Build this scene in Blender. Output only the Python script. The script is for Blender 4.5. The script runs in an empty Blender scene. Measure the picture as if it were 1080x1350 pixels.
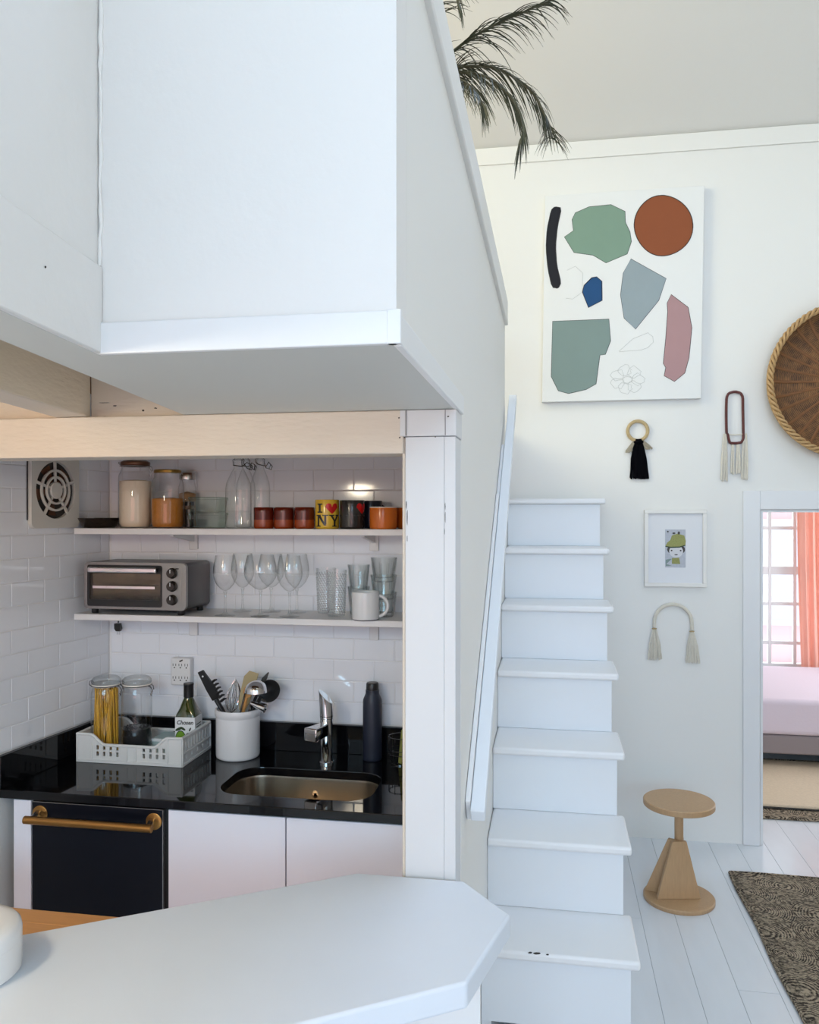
import bpy, bmesh, math, random
from mathutils import Vector, Matrix
random.seed(7)
R = math.radians
PI = math.pi
scene = bpy.context.scene
C = scene.collection

# ------------------------------------------------------------------ camera
TH = R(9.8); CAMZ = 1.8; FPX = 1080.0
cd = bpy.data.cameras.new('camera'); cam = bpy.data.objects.new('camera', cd); C.objects.link(cam)
cam.location = (0, 0, CAMZ); cam.rotation_euler = (R(90), 0, TH)
cd.sensor_fit = 'HORIZONTAL'; cd.sensor_width = 36; cd.lens = 36; cd.clip_start = .02
scene.camera = cam
# ------------------------------------------------------------------ view
vs = scene.view_settings
vs.view_transform = 'Standard'; vs.look = 'None'; vs.gamma = 1; vs.use_curve_mapping = False
vs.exposure = 0.0
scene.cycles.transparent_max_bounces = 32
# ------------------------------------------------------------------ world
w = bpy.data.worlds.new('overcast_sky'); scene.world = w; w.use_nodes = True
bg = w.node_tree.nodes['Background']; bg.inputs[0].default_value = (.88, .94, 1, 1); bg.inputs[1].default_value = 1.6
# ------------------------------------------------------------------ daylight through the windows, plus added fill lights
def area(name, loc, rot, sx, sy, col, power):
    l = bpy.data.lights.new(name, 'AREA'); l.shape = 'RECTANGLE'; l.size = sx; l.size_y = sy
    l.color = col; l.energy = power
    o = bpy.data.objects.new(name, l); C.objects.link(o); o.location = loc; o.rotation_euler = rot
    return o
YF = -6.5                                                     # wall behind the camera
LIGHTS = {
 'low':  ((1.0, 0.348, 0.261), 55.2),
 'high': ((0.43, 0.756, 1.0), 206.4),
 'skyfront': ((0.4, 0.588, 1.0), 25.5),
 'loftwin': ((1.0, 0.886, 0.523), 66.0),
 'right': ((1.0, 0.88, 0.8), 6.2),
 'bed': ((1.0, 1.0, 1.0), 9.0),
 'bedside': ((0.957, 0.957, 1.0), 23.0),
 'lamp': ((1.0, 0.875, 0.656), 19.2),
}
area('warm_fill_low_window', (.3, YF - .03, 1.3), (R(90), 0, 0), 4.2, 1.6, *LIGHTS['low'])  # added warm fill in the low opening, offsets the blue high window
area('daylight_high_window', (.3, YF - .03, 3.35), (R(90), 0, 0), 4.2, 1.5, *LIGHTS['high'])
area('daylight_front_skylight', (.5, 2.4, 4.98), (R(-25.7), 0, 0), 1.0, 1.3, *LIGHTS['skyfront'])
area('daylight_loft_window', (-2.63, 2.3, 3.75), (R(90), 0, R(-90)), 1.8, 1.4, *LIGHTS['loftwin'])
area('daylight_right_window', (2.73, -1.2, 1.5), (R(90), 0, R(90)), 2.4, 1.2, *LIGHTS['right'])
area('bedroom_side_fill', (3.17, 6.3, 1.45), (R(90), 0, R(90)), 1.3, 1.1, *LIGHTS['bedside'])  # added unseen fill, brightens muntins, bed and curtain from inside
area('daylight_bedroom_window', (2.1, 7.66, 1.3), (R(-90), 0, 0), 1.7, 1.7, *LIGHTS['bed'])

# ------------------------------------------------------------------ pixel helpers (1080 x 1350 frame) onto real planes
def ray(u, v):
    rx = (u - 540) / FPX; rz = (675 - v) / FPX
    return Vector((rx * math.cos(TH) - math.sin(TH), rx * math.sin(TH) + math.cos(TH), rz))
def PX(u, v, x=None, y=None, z=None):
    d = ray(u, v)
    t = x / d.x if x is not None else y / d.y if y is not None else (z - CAMZ) / d.z
    return Vector((d.x * t, d.y * t, CAMZ + d.z * t))
def depth(x, y): return -x * math.sin(TH) + y * math.cos(TH)

# ------------------------------------------------------------------ mesh builder
class MB:
    def __init__(s): s.v = []; s.f = []
    def add(s, vs, fs):
        n = len(s.v); s.v += [tuple(p) for p in vs]; s.f += [tuple(i + n for i in f) for f in fs]; return s
    def box(s, x0, x1, y0, y1, z0, z1):
        return s.add([(x0,y0,z0),(x1,y0,z0),(x1,y1,z0),(x0,y1,z0),(x0,y0,z1),(x1,y0,z1),(x1,y1,z1),(x0,y1,z1)],
              [(3,2,1,0),(4,5,6,7),(0,1,5,4),(1,2,6,5),(2,3,7,6),(3,0,4,7)])
    def obox(s, m, sx, sy, sz):
        b = MB().box(-sx/2, sx/2, -sy/2, sy/2, -sz/2, sz/2)
        return s.add([m @ Vector(p) for p in b.v], b.f)
    def prism(s, poly, fn, a, b):
        """poly: 2D points, fn(p, t) -> 3D"""
        n = len(poly)
        vs = [fn(p, a) for p in poly] + [fn(p, b) for p in poly]
        fs = [tuple(range(n))[::-1], tuple(range(n, 2*n))] + [(i, (i+1) % n, n + (i+1) % n, n + i) for i in range(n)]
        return s.add(vs, fs)
    def prism_z(s, poly, z0, z1): return s.prism(poly, lambda p, t: (p[0], p[1], t), z0, z1)
    def prism_y(s, poly, y0, y1): return s.prism(poly, lambda p, t: (p[0], t, p[1]), y0, y1)
    def prism_x(s, poly, x0, x1): return s.prism(poly, lambda p, t: (t, p[0], p[1]), x0, x1)
    def lathe(s, prof, seg=32, c=(0,0,0), sx=1, sy=1, m=None):
        n = len(prof); vs = []; fs = []
        for r, z in prof:
            for k in range(seg):
                a = 2*PI*k/seg; p = Vector((r*math.cos(a)*sx, r*math.sin(a)*sy, z))
                vs.append((m @ p) if m else p + Vector(c))
        for i in range(n-1):
            for k in range(seg):
                k2 = (k+1) % seg
                fs.append((i*seg+k, i*seg+k2, (i+1)*seg+k2, (i+1)*seg+k))
        if prof[0][0] > 1e-6: fs.append(tuple(range(seg))[::-1])
        if prof[-1][0] > 1e-6: fs.append(tuple((n-1)*seg+k for k in range(seg)))
        return s.add(vs, fs)
    def lathe_open(s, prof, seg=32, c=(0,0,0)):
        n = len(prof); vs = []; fs = []
        for r, z in prof:
            for k in range(seg):
                a = 2*PI*k/seg; vs.append((c[0]+r*math.cos(a), c[1]+r*math.sin(a), c[2]+z))
        for i in range(n-1):
            for k in range(seg):
                k2 = (k+1) % seg; fs.append((i*seg+k, i*seg+k2, (i+1)*seg+k2, (i+1)*seg+k))
        return s.add(vs, fs)
    def tube(s, pts, r, seg=8, closed=False, flat=1.0):
        pts = [Vector(p) for p in pts]; n = len(pts)
        rs = r if isinstance(r, (list, tuple)) else [r]*n
        vs = []; fs = []; up = None
        for i, p in enumerate(pts):
            if closed: t = pts[(i+1) % n] - pts[i-1]
            else: t = pts[min(i+1, n-1)] - pts[max(i-1, 0)]
            t.normalize()
            if up is None:
                up = Vector((0,0,1)) if abs(t.z) < .9 else Vector((1,0,0))
            side = t.cross(up); 
            if side.length < 1e-6: side = t.cross(Vector((0,1,0)))
            side.normalize(); up = side.cross(t).normalized()
            for k in range(seg):
                a = 2*PI*k/seg; vs.append(p + (side*math.cos(a) + up*math.sin(a)*flat)*rs[i])
        m = n if closed else n-1
        for i in range(m):
            j = (i+1) % n
            for k in range(seg):
                k2 = (k+1) % seg; fs.append((i*seg+k, i*seg+k2, j*seg+k2, j*seg+k))
        if not closed:
            fs.append(tuple(range(seg))[::-1]); fs.append(tuple((n-1)*seg+k for k in range(seg)))
        return s.add(vs, fs)
    def loops(s, loops, cap0=True, cap1=True):
        n = len(loops[0]); vs = [p for l in loops for p in l]; fs = []
        for i in range(len(loops)-1):
            for k in range(n):
                k2 = (k+1) % n; fs.append((i*n+k, i*n+k2, (i+1)*n+k2, (i+1)*n+k))
        if cap0: fs.append(tuple(range(n))[::-1])
        if cap1: fs.append(tuple((len(loops)-1)*n+k for k in range(n)))
        return s.add(vs, fs)
    def mesh(s, name, mat, ang=35, fix=True):
        me = bpy.data.meshes.new(name); me.from_pydata(s.v, [], s.f)
        if fix:
            bm = bmesh.new(); bm.from_mesh(me); bmesh.ops.recalc_face_normals(bm, faces=bm.faces); bm.to_mesh(me); bm.free()
        me.polygons.foreach_set('use_smooth', [True]*len(me.polygons))
        me.set_sharp_from_angle(angle=R(ang))
        me.materials.append(mat); return me
    def build(s, name, mat, parent=None, bevel=0, ang=35, fix=True, seg=2, loc=None):
        o = bpy.data.objects.new(name, s.mesh(name, mat, ang, fix)); C.objects.link(o)
        if parent: o.parent = parent
        if loc: o.location = loc
        if bevel:
            b = o.modifiers.new('bevel', 'BEVEL'); b.width = bevel; b.segments = seg; b.limit_method = 'ANGLE'; b.angle_limit = R(40)
            b.harden_normals = False
        return o
def box(name, mat, dims, parent=None, bevel=0): return MB().box(*dims).build(name, mat, parent, bevel)

def thing(name, label, cat, loc=(0,0,0), rz=0, group=None):
    o = bpy.data.objects.new(name, None); C.objects.link(o); o.empty_display_size = .05
    o.location = loc; o.rotation_euler = (0, 0, rz); o['label'] = label; o['category'] = cat
    if group: o['group'] = group
    return o
def tag(o, label, cat, group=None):
    o['label'] = label; o['category'] = cat
    if group: o['group'] = group
    return o
def struct(o, label=None):
    o['kind'] = 'structure'
    if label: o['label'] = label
    return o
def copy_tree(o, parent=None):
    c = o.copy(); C.objects.link(c); c.parent = parent
    for ch in list(o.children): copy_tree(ch, c)
    return c
def dup(o, loc, rz, label, group=None):
    c = copy_tree(o); c.location = loc; c.rotation_euler = (0, 0, rz); c['label'] = label
    if group: c['group'] = group
    return c

# ------------------------------------------------------------------ materials
def srgb(r, g, b):
    f = lambda c: (c/255/12.92 if c/255 <= .04045 else ((c/255+.055)/1.055)**2.4)
    return (f(r), f(g), f(b), 1)
def mat(name, col, rough=.5, metal=0, bump=0, bscale=60, noise=0, nscale=8, spec=.5, coat=0, trans=0, stretch=None, bdetail=3):
    m = bpy.data.materials.new(name); m.use_nodes = True; nt = m.node_tree; p = nt.nodes['Principled BSDF']
    p.inputs['Base Color'].default_value = col; p.inputs['Roughness'].default_value = rough; p.inputs['Metallic'].default_value = metal
    p.inputs['Specular IOR Level'].default_value = spec; p.inputs['Coat Weight'].default_value = coat
    p.inputs['Transmission Weight'].default_value = trans
    tc = nt.nodes.new('ShaderNodeTexCoord'); vec = tc.outputs['Object']
    if stretch:
        mp = nt.nodes.new('ShaderNodeMapping'); mp.inputs['Scale'].default_value = stretch
        nt.links.new(vec, mp.inputs[0]); vec = mp.outputs[0]
    if noise:
        n = nt.nodes.new('ShaderNodeTexNoise'); n.inputs['Scale'].default_value = nscale; n.inputs['Detail'].default_value = 5
        nt.links.new(vec, n.inputs['Vector'])
        mx = nt.nodes.new('ShaderNodeMix'); mx.data_type = 'RGBA'
        mx.inputs[6].default_value = tuple(c*(1-noise) for c in col[:3])+(1,); mx.inputs[7].default_value = tuple(min(1, c*(1+noise)) for c in col[:3])+(1,)
        nt.links.new(n.outputs['Fac'], mx.inputs[0]); nt.links.new(mx.outputs[2], p.inputs['Base Color'])
    if bump:
        n = nt.nodes.new('ShaderNodeTexNoise'); n.inputs['Scale'].default_value = bscale; n.inputs['Detail'].default_value = bdetail
        nt.links.new(vec, n.inputs['Vector'])
        b = nt.nodes.new('ShaderNodeBump'); b.inputs['Strength'].default_value = bump; b.inputs['Distance'].default_value = .004
        nt.links.new(n.outputs['Fac'], b.inputs['Height']); nt.links.new(b.outputs[0], p.inputs['Normal'])
    return m
def glass(name, tint=(.985, .99, .99), rough=.02, ior=1.5, refl=(1, 1, 1), edge=(.50, .53, .53), power=3.0):
    """thin-walled glass: fresnel reflection over clear transmission, darker where the line of sight runs along the wall"""
    m = bpy.data.materials.new(name); m.use_nodes = True; nt = m.node_tree
    for n in list(nt.nodes): nt.nodes.remove(n)
    out = nt.nodes.new('ShaderNodeOutputMaterial'); t = nt.nodes.new('ShaderNodeBsdfTransparent'); g = nt.nodes.new('ShaderNodeBsdfGlossy')
    g.inputs['Roughness'].default_value = rough; g.inputs[0].default_value = refl + (1,)
    f = nt.nodes.new('ShaderNodeFresnel'); ge = nt.nodes.new('ShaderNodeNewGeometry'); mi = nt.nodes.new('ShaderNodeMix')   # same reflectance from both sides
    mi.inputs[2].default_value = ior; mi.inputs[3].default_value = 1/ior
    nt.links.new(ge.outputs['Backfacing'], mi.inputs[0]); nt.links.new(mi.outputs[0], f.inputs[0])
    lw_ = nt.nodes.new('ShaderNodeLayerWeight'); lw_.inputs[0].default_value = .5
    pw_ = nt.nodes.new('ShaderNodeMath'); pw_.operation = 'POWER'; pw_.inputs[1].default_value = power; nt.links.new(lw_.outputs['Facing'], pw_.inputs[0])
    mc = nt.nodes.new('ShaderNodeMix'); mc.data_type = 'RGBA'; mc.inputs[6].default_value = tint + (1,); mc.inputs[7].default_value = edge + (1,)
    nt.links.new(pw_.outputs[0], mc.inputs[0]); nt.links.new(mc.outputs[2], t.inputs[0])
    mx = nt.nodes.new('ShaderNodeMixShader')
    nt.links.new(f.outputs[0], mx.inputs[0]); nt.links.new(t.outputs[0], mx.inputs[1]); nt.links.new(g.outputs[0], mx.inputs[2]); nt.links.new(mx.outputs[0], out.inputs[0])
    return m
M = {}
M['wall'] = mat('white_wall_paint', (.83, .825, .795, 1), .55, bump=.10, bscale=35)
M['loft'] = mat('white_textured_paint', (.82, .81, .79, 1), .55, bump=.25, bscale=45, bdetail=6)
M['trim'] = mat('white_gloss_trim', (.81, .82, .83, 1), .35, bump=.05, bscale=25)
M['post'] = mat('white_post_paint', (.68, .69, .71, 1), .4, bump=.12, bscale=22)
M['beam'] = mat('cream_beam_paint', (.68, .60, .51, 1), .5, bump=.35, bscale=30, noise=.05, nscale=6, stretch=(1, 1, 4))
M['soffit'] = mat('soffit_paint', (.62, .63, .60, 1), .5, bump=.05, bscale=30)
M['deckwood'] = mat('bare_brown_deck_wood', srgb(120, 84, 52), .7, noise=.35, nscale=10, stretch=(1, 8, 1), bump=.3)
M['stair'] = mat('white_stair_paint', (.80, .84, .88, 1), .38, bump=.08, bscale=20)
M['tread'] = mat('white_tread_paint', (.84, .85, .86, 1), .35, bump=.10, bscale=18, noise=.02, nscale=5)
M['floor'] = mat('white_floor_paint', (.75, .78, .81, 1), .19, bump=.10, bscale=9, noise=.05, nscale=5, stretch=(3, .6, 1))
M['gap'] = mat('dark_gap', (.30, .30, .31, 1), .8)
M['subfloor'] = mat('painted_subfloor', (.42, .43, .44, 1), .7)
M['tile'] = mat('glazed_white_tile', (.87, .89, .94, 1), .09, bump=.03, bscale=10, spec=.55)
M['grout'] = mat('pale_grout', (.82, .82, .83, 1), .8, bump=.2, bscale=200)
M['granite'] = mat('black_granite', (.004, .004, .005, 1), .05, noise=.6, nscale=260, spec=.38)
M['cab'] = mat('white_cabinet_laminate', (.88, .85, .92, 1), .4)
M['gapblack'] = mat('shadow_gap_black', (.02, .02, .022, 1), .7)
M['navy'] = mat('navy_black_enamel', (.004, .005, .010, 1), .3, spec=.25)
M['bronze'] = mat('brushed_bronze', srgb(176, 128, 72), .3, 1, bump=.06, bscale=90, stretch=(1, 30, 30))
M['steel'] = mat('brushed_steel', (.52, .50, .47, 1), .24, 1, bump=.03, bscale=60, stretch=(1, 1, 20))
M['ovensteel'] = mat('dark_brushed_steel', (.30, .29, .28, 1), .3, 1, bump=.03, bscale=60, stretch=(1, 1, 20))
M['sinksteel'] = mat('reflection_tinted_steel', (.46, .40, .33, 1), .22, 1, bump=.03, bscale=60, stretch=(1, 1, 20))  # brown tint puts the basin's warm reflections into the steel colour
M['chrome'] = mat('polished_chrome', (.75, .75, .76, 1), .06, 1)
M['darkchrome'] = mat('dark_polished_chrome', (.18, .18, .19, 1), .08, 1)
M['shelf'] = mat('white_shelf_laminate', (.80, .79, .79, 1), .35)
M['glass'] = glass('clear_glass')
M['glassgreen'] = glass('pale_green_glass', (.93, .97, .95), .03, edge=(.42, .56, .50), power=1.3)
M['glassthick'] = glass('thick_clear_glass', (.95, .965, .965), .02, 1.6, edge=(.30, .32, .32), power=2.2)
M['glassfoot'] = glass('clear_glass_foot', (.97, .98, .98), .02, 1.5, edge=(.82, .85, .85))
M['glassdot'] = mat('frosted_hobnail', (.85, .88, .90, 1), .15, spec=.8)
M['glassdot'].node_tree.nodes['Principled BSDF'].inputs['Alpha'].default_value = .45
M['pane'] = glass('window_pane', (.985, .99, .99), .0, 1.45, edge=(.8, .83, .82))
M['ovenglass'] = glass('smoked_oven_glass', (.72, .68, .60), .02, 1.5, edge=(.3, .28, .25))
M['black'] = mat('black_plastic', (.012, .012, .013, 1), .35)
M['blackgloss'] = mat('black_glazed_ceramic', (.02, .015, .012, 1), .12)
M['flour'] = mat('cream_flour', srgb(232, 214, 190), .9, bump=.2, bscale=120)
M['grain'] = mat('amber_grain', srgb(186, 118, 36), .8, noise=.3, nscale=160, bump=.3, bscale=200)
M['brass'] = mat('brass_lid', srgb(170, 135, 70), .3, 1)
M['browncopper'] = mat('brown_jar_lid', srgb(110, 75, 55), .35, .6)
M['wire'] = mat('steel_wire', (.35, .35, .36, 1), .3, 1)
M['beans'] = mat('black_beans', (.01, .01, .012, 1), .35)
M['pasta'] = mat('dry_spaghetti', srgb(222, 172, 58), .6, noise=.1, nscale=60)
M['spice'] = mat('pale_dried_spice', srgb(180, 140, 100), .9, noise=.3, nscale=120)
M['amber'] = mat('amber_brown_glaze', srgb(96, 28, 12), .12, spec=.6)
M['amberlow'] = mat('amber_orange_glaze', srgb(150, 62, 22), .14, spec=.6)
M['yellow'] = mat('yellow_mug_glaze', srgb(226, 186, 60), .15)
M['print'] = mat('black_print', (.01, .01, .01, 1), .3)
M['heart'] = mat('red_heart_print', srgb(200, 24, 24), .25)
M['charcoal'] = mat('charcoal_mug_glaze', (.03, .028, .026, 1), .15)
M['darkblue'] = mat('dark_blue_enamel', (.015, .02, .035, 1), .2)
M['orange'] = mat('orange_enamel', srgb(205, 105, 30), .2)
M['cream'] = mat('cream_enamel', (.80, .76, .68, 1), .3)
M['enamel'] = mat('white_enamel', (.78, .79, .80, 1), .18)
M['rimblue'] = mat('navy_enamel_rim', (.03, .035, .06, 1), .3)
M['crate'] = mat('white_crate_plastic', (.74, .74, .73, 1), .42, bump=.04, bscale=40)
M['crock'] = mat('white_glazed_crock', (.80, .80, .82, 1), .2)
M['spatula'] = mat('olive_beige_silicone', srgb(176, 160, 120), .6)
M['wood'] = mat('pale_utensil_wood', srgb(190, 140, 80), .55, noise=.15, nscale=20, stretch=(1, 1, .1))
M['navybottle'] = mat('matte_navy_steel', srgb(34, 40, 56), .45)
M['oil'] = mat('dark_green_oil_glass', srgb(48, 60, 14), .06, spec=.7, coat=.5)
M['label'] = mat('white_paper_label', (.82, .83, .84, 1), .5)
M['labelgreen'] = mat('green_print', srgb(120, 165, 40), .5)
M['labelpale'] = mat('pale_green_print', srgb(205, 220, 150), .5)
M['labeldark'] = mat('dark_green_print', srgb(30, 55, 25), .5)
M['outlet'] = mat('white_outlet_plastic', (.80, .80, .80, 1), .35)
M['fan'] = mat('almond_fan_plastic', (.68, .66, .61, 1), .4)
M['scrub'] = mat('green_scrubber', srgb(140, 140, 74), .9, bump=.5, bscale=300)
M['bar'] = mat('white_painted_bar_top', (.74, .80, .88, 1), .42, bump=.16, bscale=14, noise=.025, nscale=6)
M['oak'] = mat('oak_stave', srgb(206, 150, 88), .4, noise=.14, nscale=9, stretch=(1, 14, 14), bump=.05)
M['stool'] = mat('pale_ash_wood', srgb(186, 152, 114), .45, noise=.13, nscale=16, stretch=(8, 8, 1))
M['canvas'] = mat('gessoed_canvas', (.83, .84, .83, 1), .8, bump=.15, bscale=400)
for n, c in dict(p_black=(14, 15, 26), p_green=(126, 154, 136), p_rust=(142, 76, 40), p_blue=(20, 74, 124), p_greyblue=(150, 164, 170), p_sage=(128, 148, 144), p_pink=(176, 140, 142), p_outline=(52, 50, 50), p_pencil=(196, 198, 196)).items():
    M[n] = mat('paint_' + n[2:], srgb(*c), .75, noise=.04, nscale=10)
M['frame'] = mat('white_frame', (.82, .81, .77, 1), .35)
M['matte'] = mat('white_mat_board', (.80, .81, .84, 1), .7)
M['printgrey'] = mat('grey_print_paper', srgb(186, 190, 200), .7, noise=.2, nscale=90)
M['hat'] = mat('olive_hat_print', srgb(150, 152, 92), .7, noise=.35, nscale=160)
M['face'] = mat('face_print', srgb(216, 216, 220), .7)
M['jute'] = mat('jute_cord', srgb(190, 168, 126), .85, bump=.5, bscale=220, noise=.2, nscale=90)
M['yarnblack'] = mat('black_yarn', (.004, .004, .006, 1), 1.0, spec=.05)
M['yarngrey'] = mat('grey_beige_yarn', srgb(176, 166, 146), .9, noise=.15, nscale=120)
M['cotton'] = mat('off_white_cotton', srgb(222, 216, 202), .9, noise=.1, nscale=90)
M['maroon'] = mat('maroon_speckled_beads', srgb(92, 42, 38), .4, noise=.6, nscale=140)
M['palm'] = mat('dark_palm_leaf', srgb(52, 58, 42), .5, noise=.2, nscale=30)
M['palmstem'] = mat('palm_stem', srgb(70, 66, 44), .6)
M['pot'] = mat('terracotta_pot', srgb(170, 100, 70), .8)
M['sheet'] = mat('lavender_white_coverlet', srgb(226, 214, 226), .85, bump=.2, bscale=60)
M['bedbase'] = mat('grey_bed_base_cloth', srgb(150, 140, 142), .85, bump=.2, bscale=200)
M['woolrug'] = mat('cream_woven_rug', srgb(214, 196, 170), .95, bump=.8, bscale=120, noise=.15, nscale=70)
M['brick'] = mat('pale_pink_render', srgb(248, 214, 218), .8, noise=.1, nscale=3)
M['chip'] = mat('bare_dark_chip', (.05, .045, .04, 1), .8)
M['dark'] = mat('fan_dark_interior', (.04, .036, .032, 1), .8)
M['lampshade'] = None

def curtain_mat():
    m = bpy.data.materials.new('coral_curtain_cloth'); m.use_nodes = True; nt = m.node_tree
    for n in list(nt.nodes): nt.nodes.remove(n)
    out = nt.nodes.new('ShaderNodeOutputMaterial'); a = nt.nodes.new('ShaderNodeBsdfDiffuse'); b = nt.nodes.new('ShaderNodeBsdfTranslucent'); mx = nt.nodes.new('ShaderNodeMixShader')
    a.inputs[0].default_value = srgb(254, 218, 206); b.inputs[0].default_value = srgb(254, 222, 210); mx.inputs[0].default_value = .5
    nt.links.new(a.outputs[0], mx.inputs[1]); nt.links.new(b.outputs[0], mx.inputs[2]); nt.links.new(mx.outputs[0], out.inputs[0])
    return m
M['curtain'] = curtain_mat()

def rug_mat():
    m = mat('braided_seagrass', srgb(118, 104, 84), .95); nt = m.node_tree; p = nt.nodes['Principled BSDF']
    tc = nt.nodes.new('ShaderNodeTexCoord')
    vor = nt.nodes.new('ShaderNodeTexVoronoi'); vor.inputs['Scale'].default_value = 4.6; vor.inputs['Randomness'].default_value = .55
    nt.links.new(tc.outputs['Object'], vor.inputs['Vector'])
    no = nt.nodes.new('ShaderNodeTexNoise'); no.inputs['Scale'].default_value = 14; nt.links.new(tc.outputs['Object'], no.inputs['Vector'])
    ad = nt.nodes.new('ShaderNodeMath'); ad.operation = 'MULTIPLY_ADD'; nt.links.new(no.outputs['Fac'], ad.inputs[0]); ad.inputs[1].default_value = .06
    nt.links.new(vor.outputs['Distance'], ad.inputs[2])
    mu = nt.nodes.new('ShaderNodeMath'); mu.operation = 'MULTIPLY'; mu.inputs[1].default_value = 150; nt.links.new(ad.outputs[0], mu.inputs[0])
    si = nt.nodes.new('ShaderNodeMath'); si.operation = 'SINE'; nt.links.new(mu.outputs[0], si.inputs[0])
    n2 = nt.nodes.new('ShaderNodeTexNoise'); n2.inputs['Scale'].default_value = 95; n2.inputs['Detail'].default_value = 4; n2.inputs['Roughness'].default_value = .75; nt.links.new(tc.outputs['Object'], n2.inputs['Vector'])
    h = nt.nodes.new('ShaderNodeMath'); h.operation = 'MULTIPLY_ADD'; nt.links.new(si.outputs[0], h.inputs[0]); h.inputs[1].default_value = .20
    nt.links.new(n2.outputs['Fac'], h.inputs[2])
    v2 = nt.nodes.new('ShaderNodeTexVoronoi'); v2.inputs['Scale'].default_value = 85; nt.links.new(tc.outputs['Object'], v2.inputs['Vector'])
    sv = nt.nodes.new('ShaderNodeSeparateColor'); nt.links.new(v2.outputs['Color'], sv.inputs[0])
    h2_ = nt.nodes.new('ShaderNodeMath'); h2_.operation = 'MULTIPLY_ADD'; nt.links.new(sv.outputs[0], h2_.inputs[0]); h2_.inputs[1].default_value = .45; h2_.inputs[2].default_value = -.22
    h3_ = nt.nodes.new('ShaderNodeMath'); h3_.operation = 'ADD'; nt.links.new(h.outputs[0], h3_.inputs[0]); nt.links.new(h2_.outputs[0], h3_.inputs[1]); h = h3_
    cr = nt.nodes.new('ShaderNodeValToRGB'); cr.color_ramp.elements[0].position = .30; cr.color_ramp.elements[0].color = srgb(58, 48, 38)
    cr.color_ramp.elements[1].position = .72; cr.color_ramp.elements[1].color = srgb(192, 174, 148)
    nt.links.new(h.outputs[0], cr.inputs[0]); nt.links.new(cr.outputs[0], p.inputs['Base Color'])
    b = nt.nodes.new('ShaderNodeBump'); b.inputs['Strength'].default_value = 1; b.inputs['Distance'].default_value = .01
    nt.links.new(h.outputs[0], b.inputs['Height']); nt.links.new(b.outputs[0], p.inputs['Normal'])
    return m
M['rug'] = rug_mat()

def wicker_mat():
    m = mat('brown_wicker_weave', srgb(128, 84, 44), .6); nt = m.node_tree; p = nt.nodes['Principled BSDF']
    tc = nt.nodes.new('ShaderNodeTexCoord'); sp = nt.nodes.new('ShaderNodeSeparateXYZ'); nt.links.new(tc.outputs['Object'], sp.inputs[0])
    # radius and angle around the basket's own axis (local z)
    cx = nt.nodes.new('ShaderNodeCombineXYZ'); nt.links.new(sp.outputs[0], cx.inputs[0]); nt.links.new(sp.outputs[1], cx.inputs[1])
    ln = nt.nodes.new('ShaderNodeVectorMath'); ln.operation = 'LENGTH'; nt.links.new(cx.outputs[0], ln.inputs[0])
    an = nt.nodes.new('ShaderNodeMath'); an.operation = 'ARCTAN2'; nt.links.new(sp.outputs[1], an.inputs[0]); nt.links.new(sp.outputs[0], an.inputs[1])
    a2 = nt.nodes.new('ShaderNodeMath'); a2.operation = 'MULTIPLY'; a2.inputs[1].default_value = 20; nt.links.new(an.outputs[0], a2.inputs[0])
    s1 = nt.nodes.new('ShaderNodeMath'); s1.operation = 'SINE'; nt.links.new(a2.outputs[0], s1.inputs[0])
    r2 = nt.nodes.new('ShaderNodeMath'); r2.operation = 'MULTIPLY_ADD'; r2.inputs[1].default_value = 700; nt.links.new(ln.outputs['Value'], r2.inputs[0])
    s1b = nt.nodes.new('ShaderNodeMath'); s1b.operation = 'SIGN'; nt.links.new(s1.outputs[0], s1b.inputs[0])
    s1c = nt.nodes.new('ShaderNodeMath'); s1c.operation = 'MULTIPLY'; s1c.inputs[1].default_value = 1.57; nt.links.new(s1b.outputs[0], s1c.inputs[0]); nt.links.new(s1c.outputs[0], r2.inputs[2])
    s2 = nt.nodes.new('ShaderNodeMath'); s2.operation = 'SINE'; nt.links.new(r2.outputs[0], s2.inputs[0])
    no = nt.nodes.new('ShaderNodeTexNoise'); no.inputs['Scale'].default_value = 25; nt.links.new(tc.outputs['Object'], no.inputs['Vector'])
    mx = nt.nodes.new('ShaderNodeMath'); mx.operation = 'MULTIPLY_ADD'; mx.inputs[1].default_value = .22; nt.links.new(s2.outputs[0], mx.inputs[0]); nt.links.new(no.outputs['Fac'], mx.inputs[2])
    cr = nt.nodes.new('ShaderNodeValToRGB'); cr.color_ramp.elements[0].position = .2; cr.color_ramp.elements[0].color = srgb(60, 34, 16)
    cr.color_ramp.elements[1].position = .85; cr.color_ramp.elements[1].color = srgb(150, 104, 58)
    nt.links.new(mx.outputs[0], cr.inputs[0]); nt.links.new(cr.outputs[0], p.inputs['Base Color'])
    b = nt.nodes.new('ShaderNodeBump'); b.inputs['Strength'].default_value = .8; b.inputs['Distance'].default_value = .004
    nt.links.new(mx.outputs[0], b.inputs['Height']); nt.links.new(b.outputs[0], p.inputs['Normal'])
    return m
M['wicker'] = wicker_mat()
M['wickerrim'] = mat('pale_wicker_rim', srgb(190, 154, 106), .6, noise=.25, nscale=50)
M['wickerspoke'] = mat('brown_wicker_spoke', srgb(124, 80, 42), .6, noise=.25, nscale=60)

# ==================================================================== THE SETTING
YW = 4.68          # far wall face
YB = 2.95          # kitchen back wall (tile face)
YC = 1.85          # plane of the post and header
XC = -.213         # stair side of the partition
CEIL = 3.88
def wlx(y): return -1.757 + (y - 2.385) * (.061 / .565)     # left wall face (slightly out of square)

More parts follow.
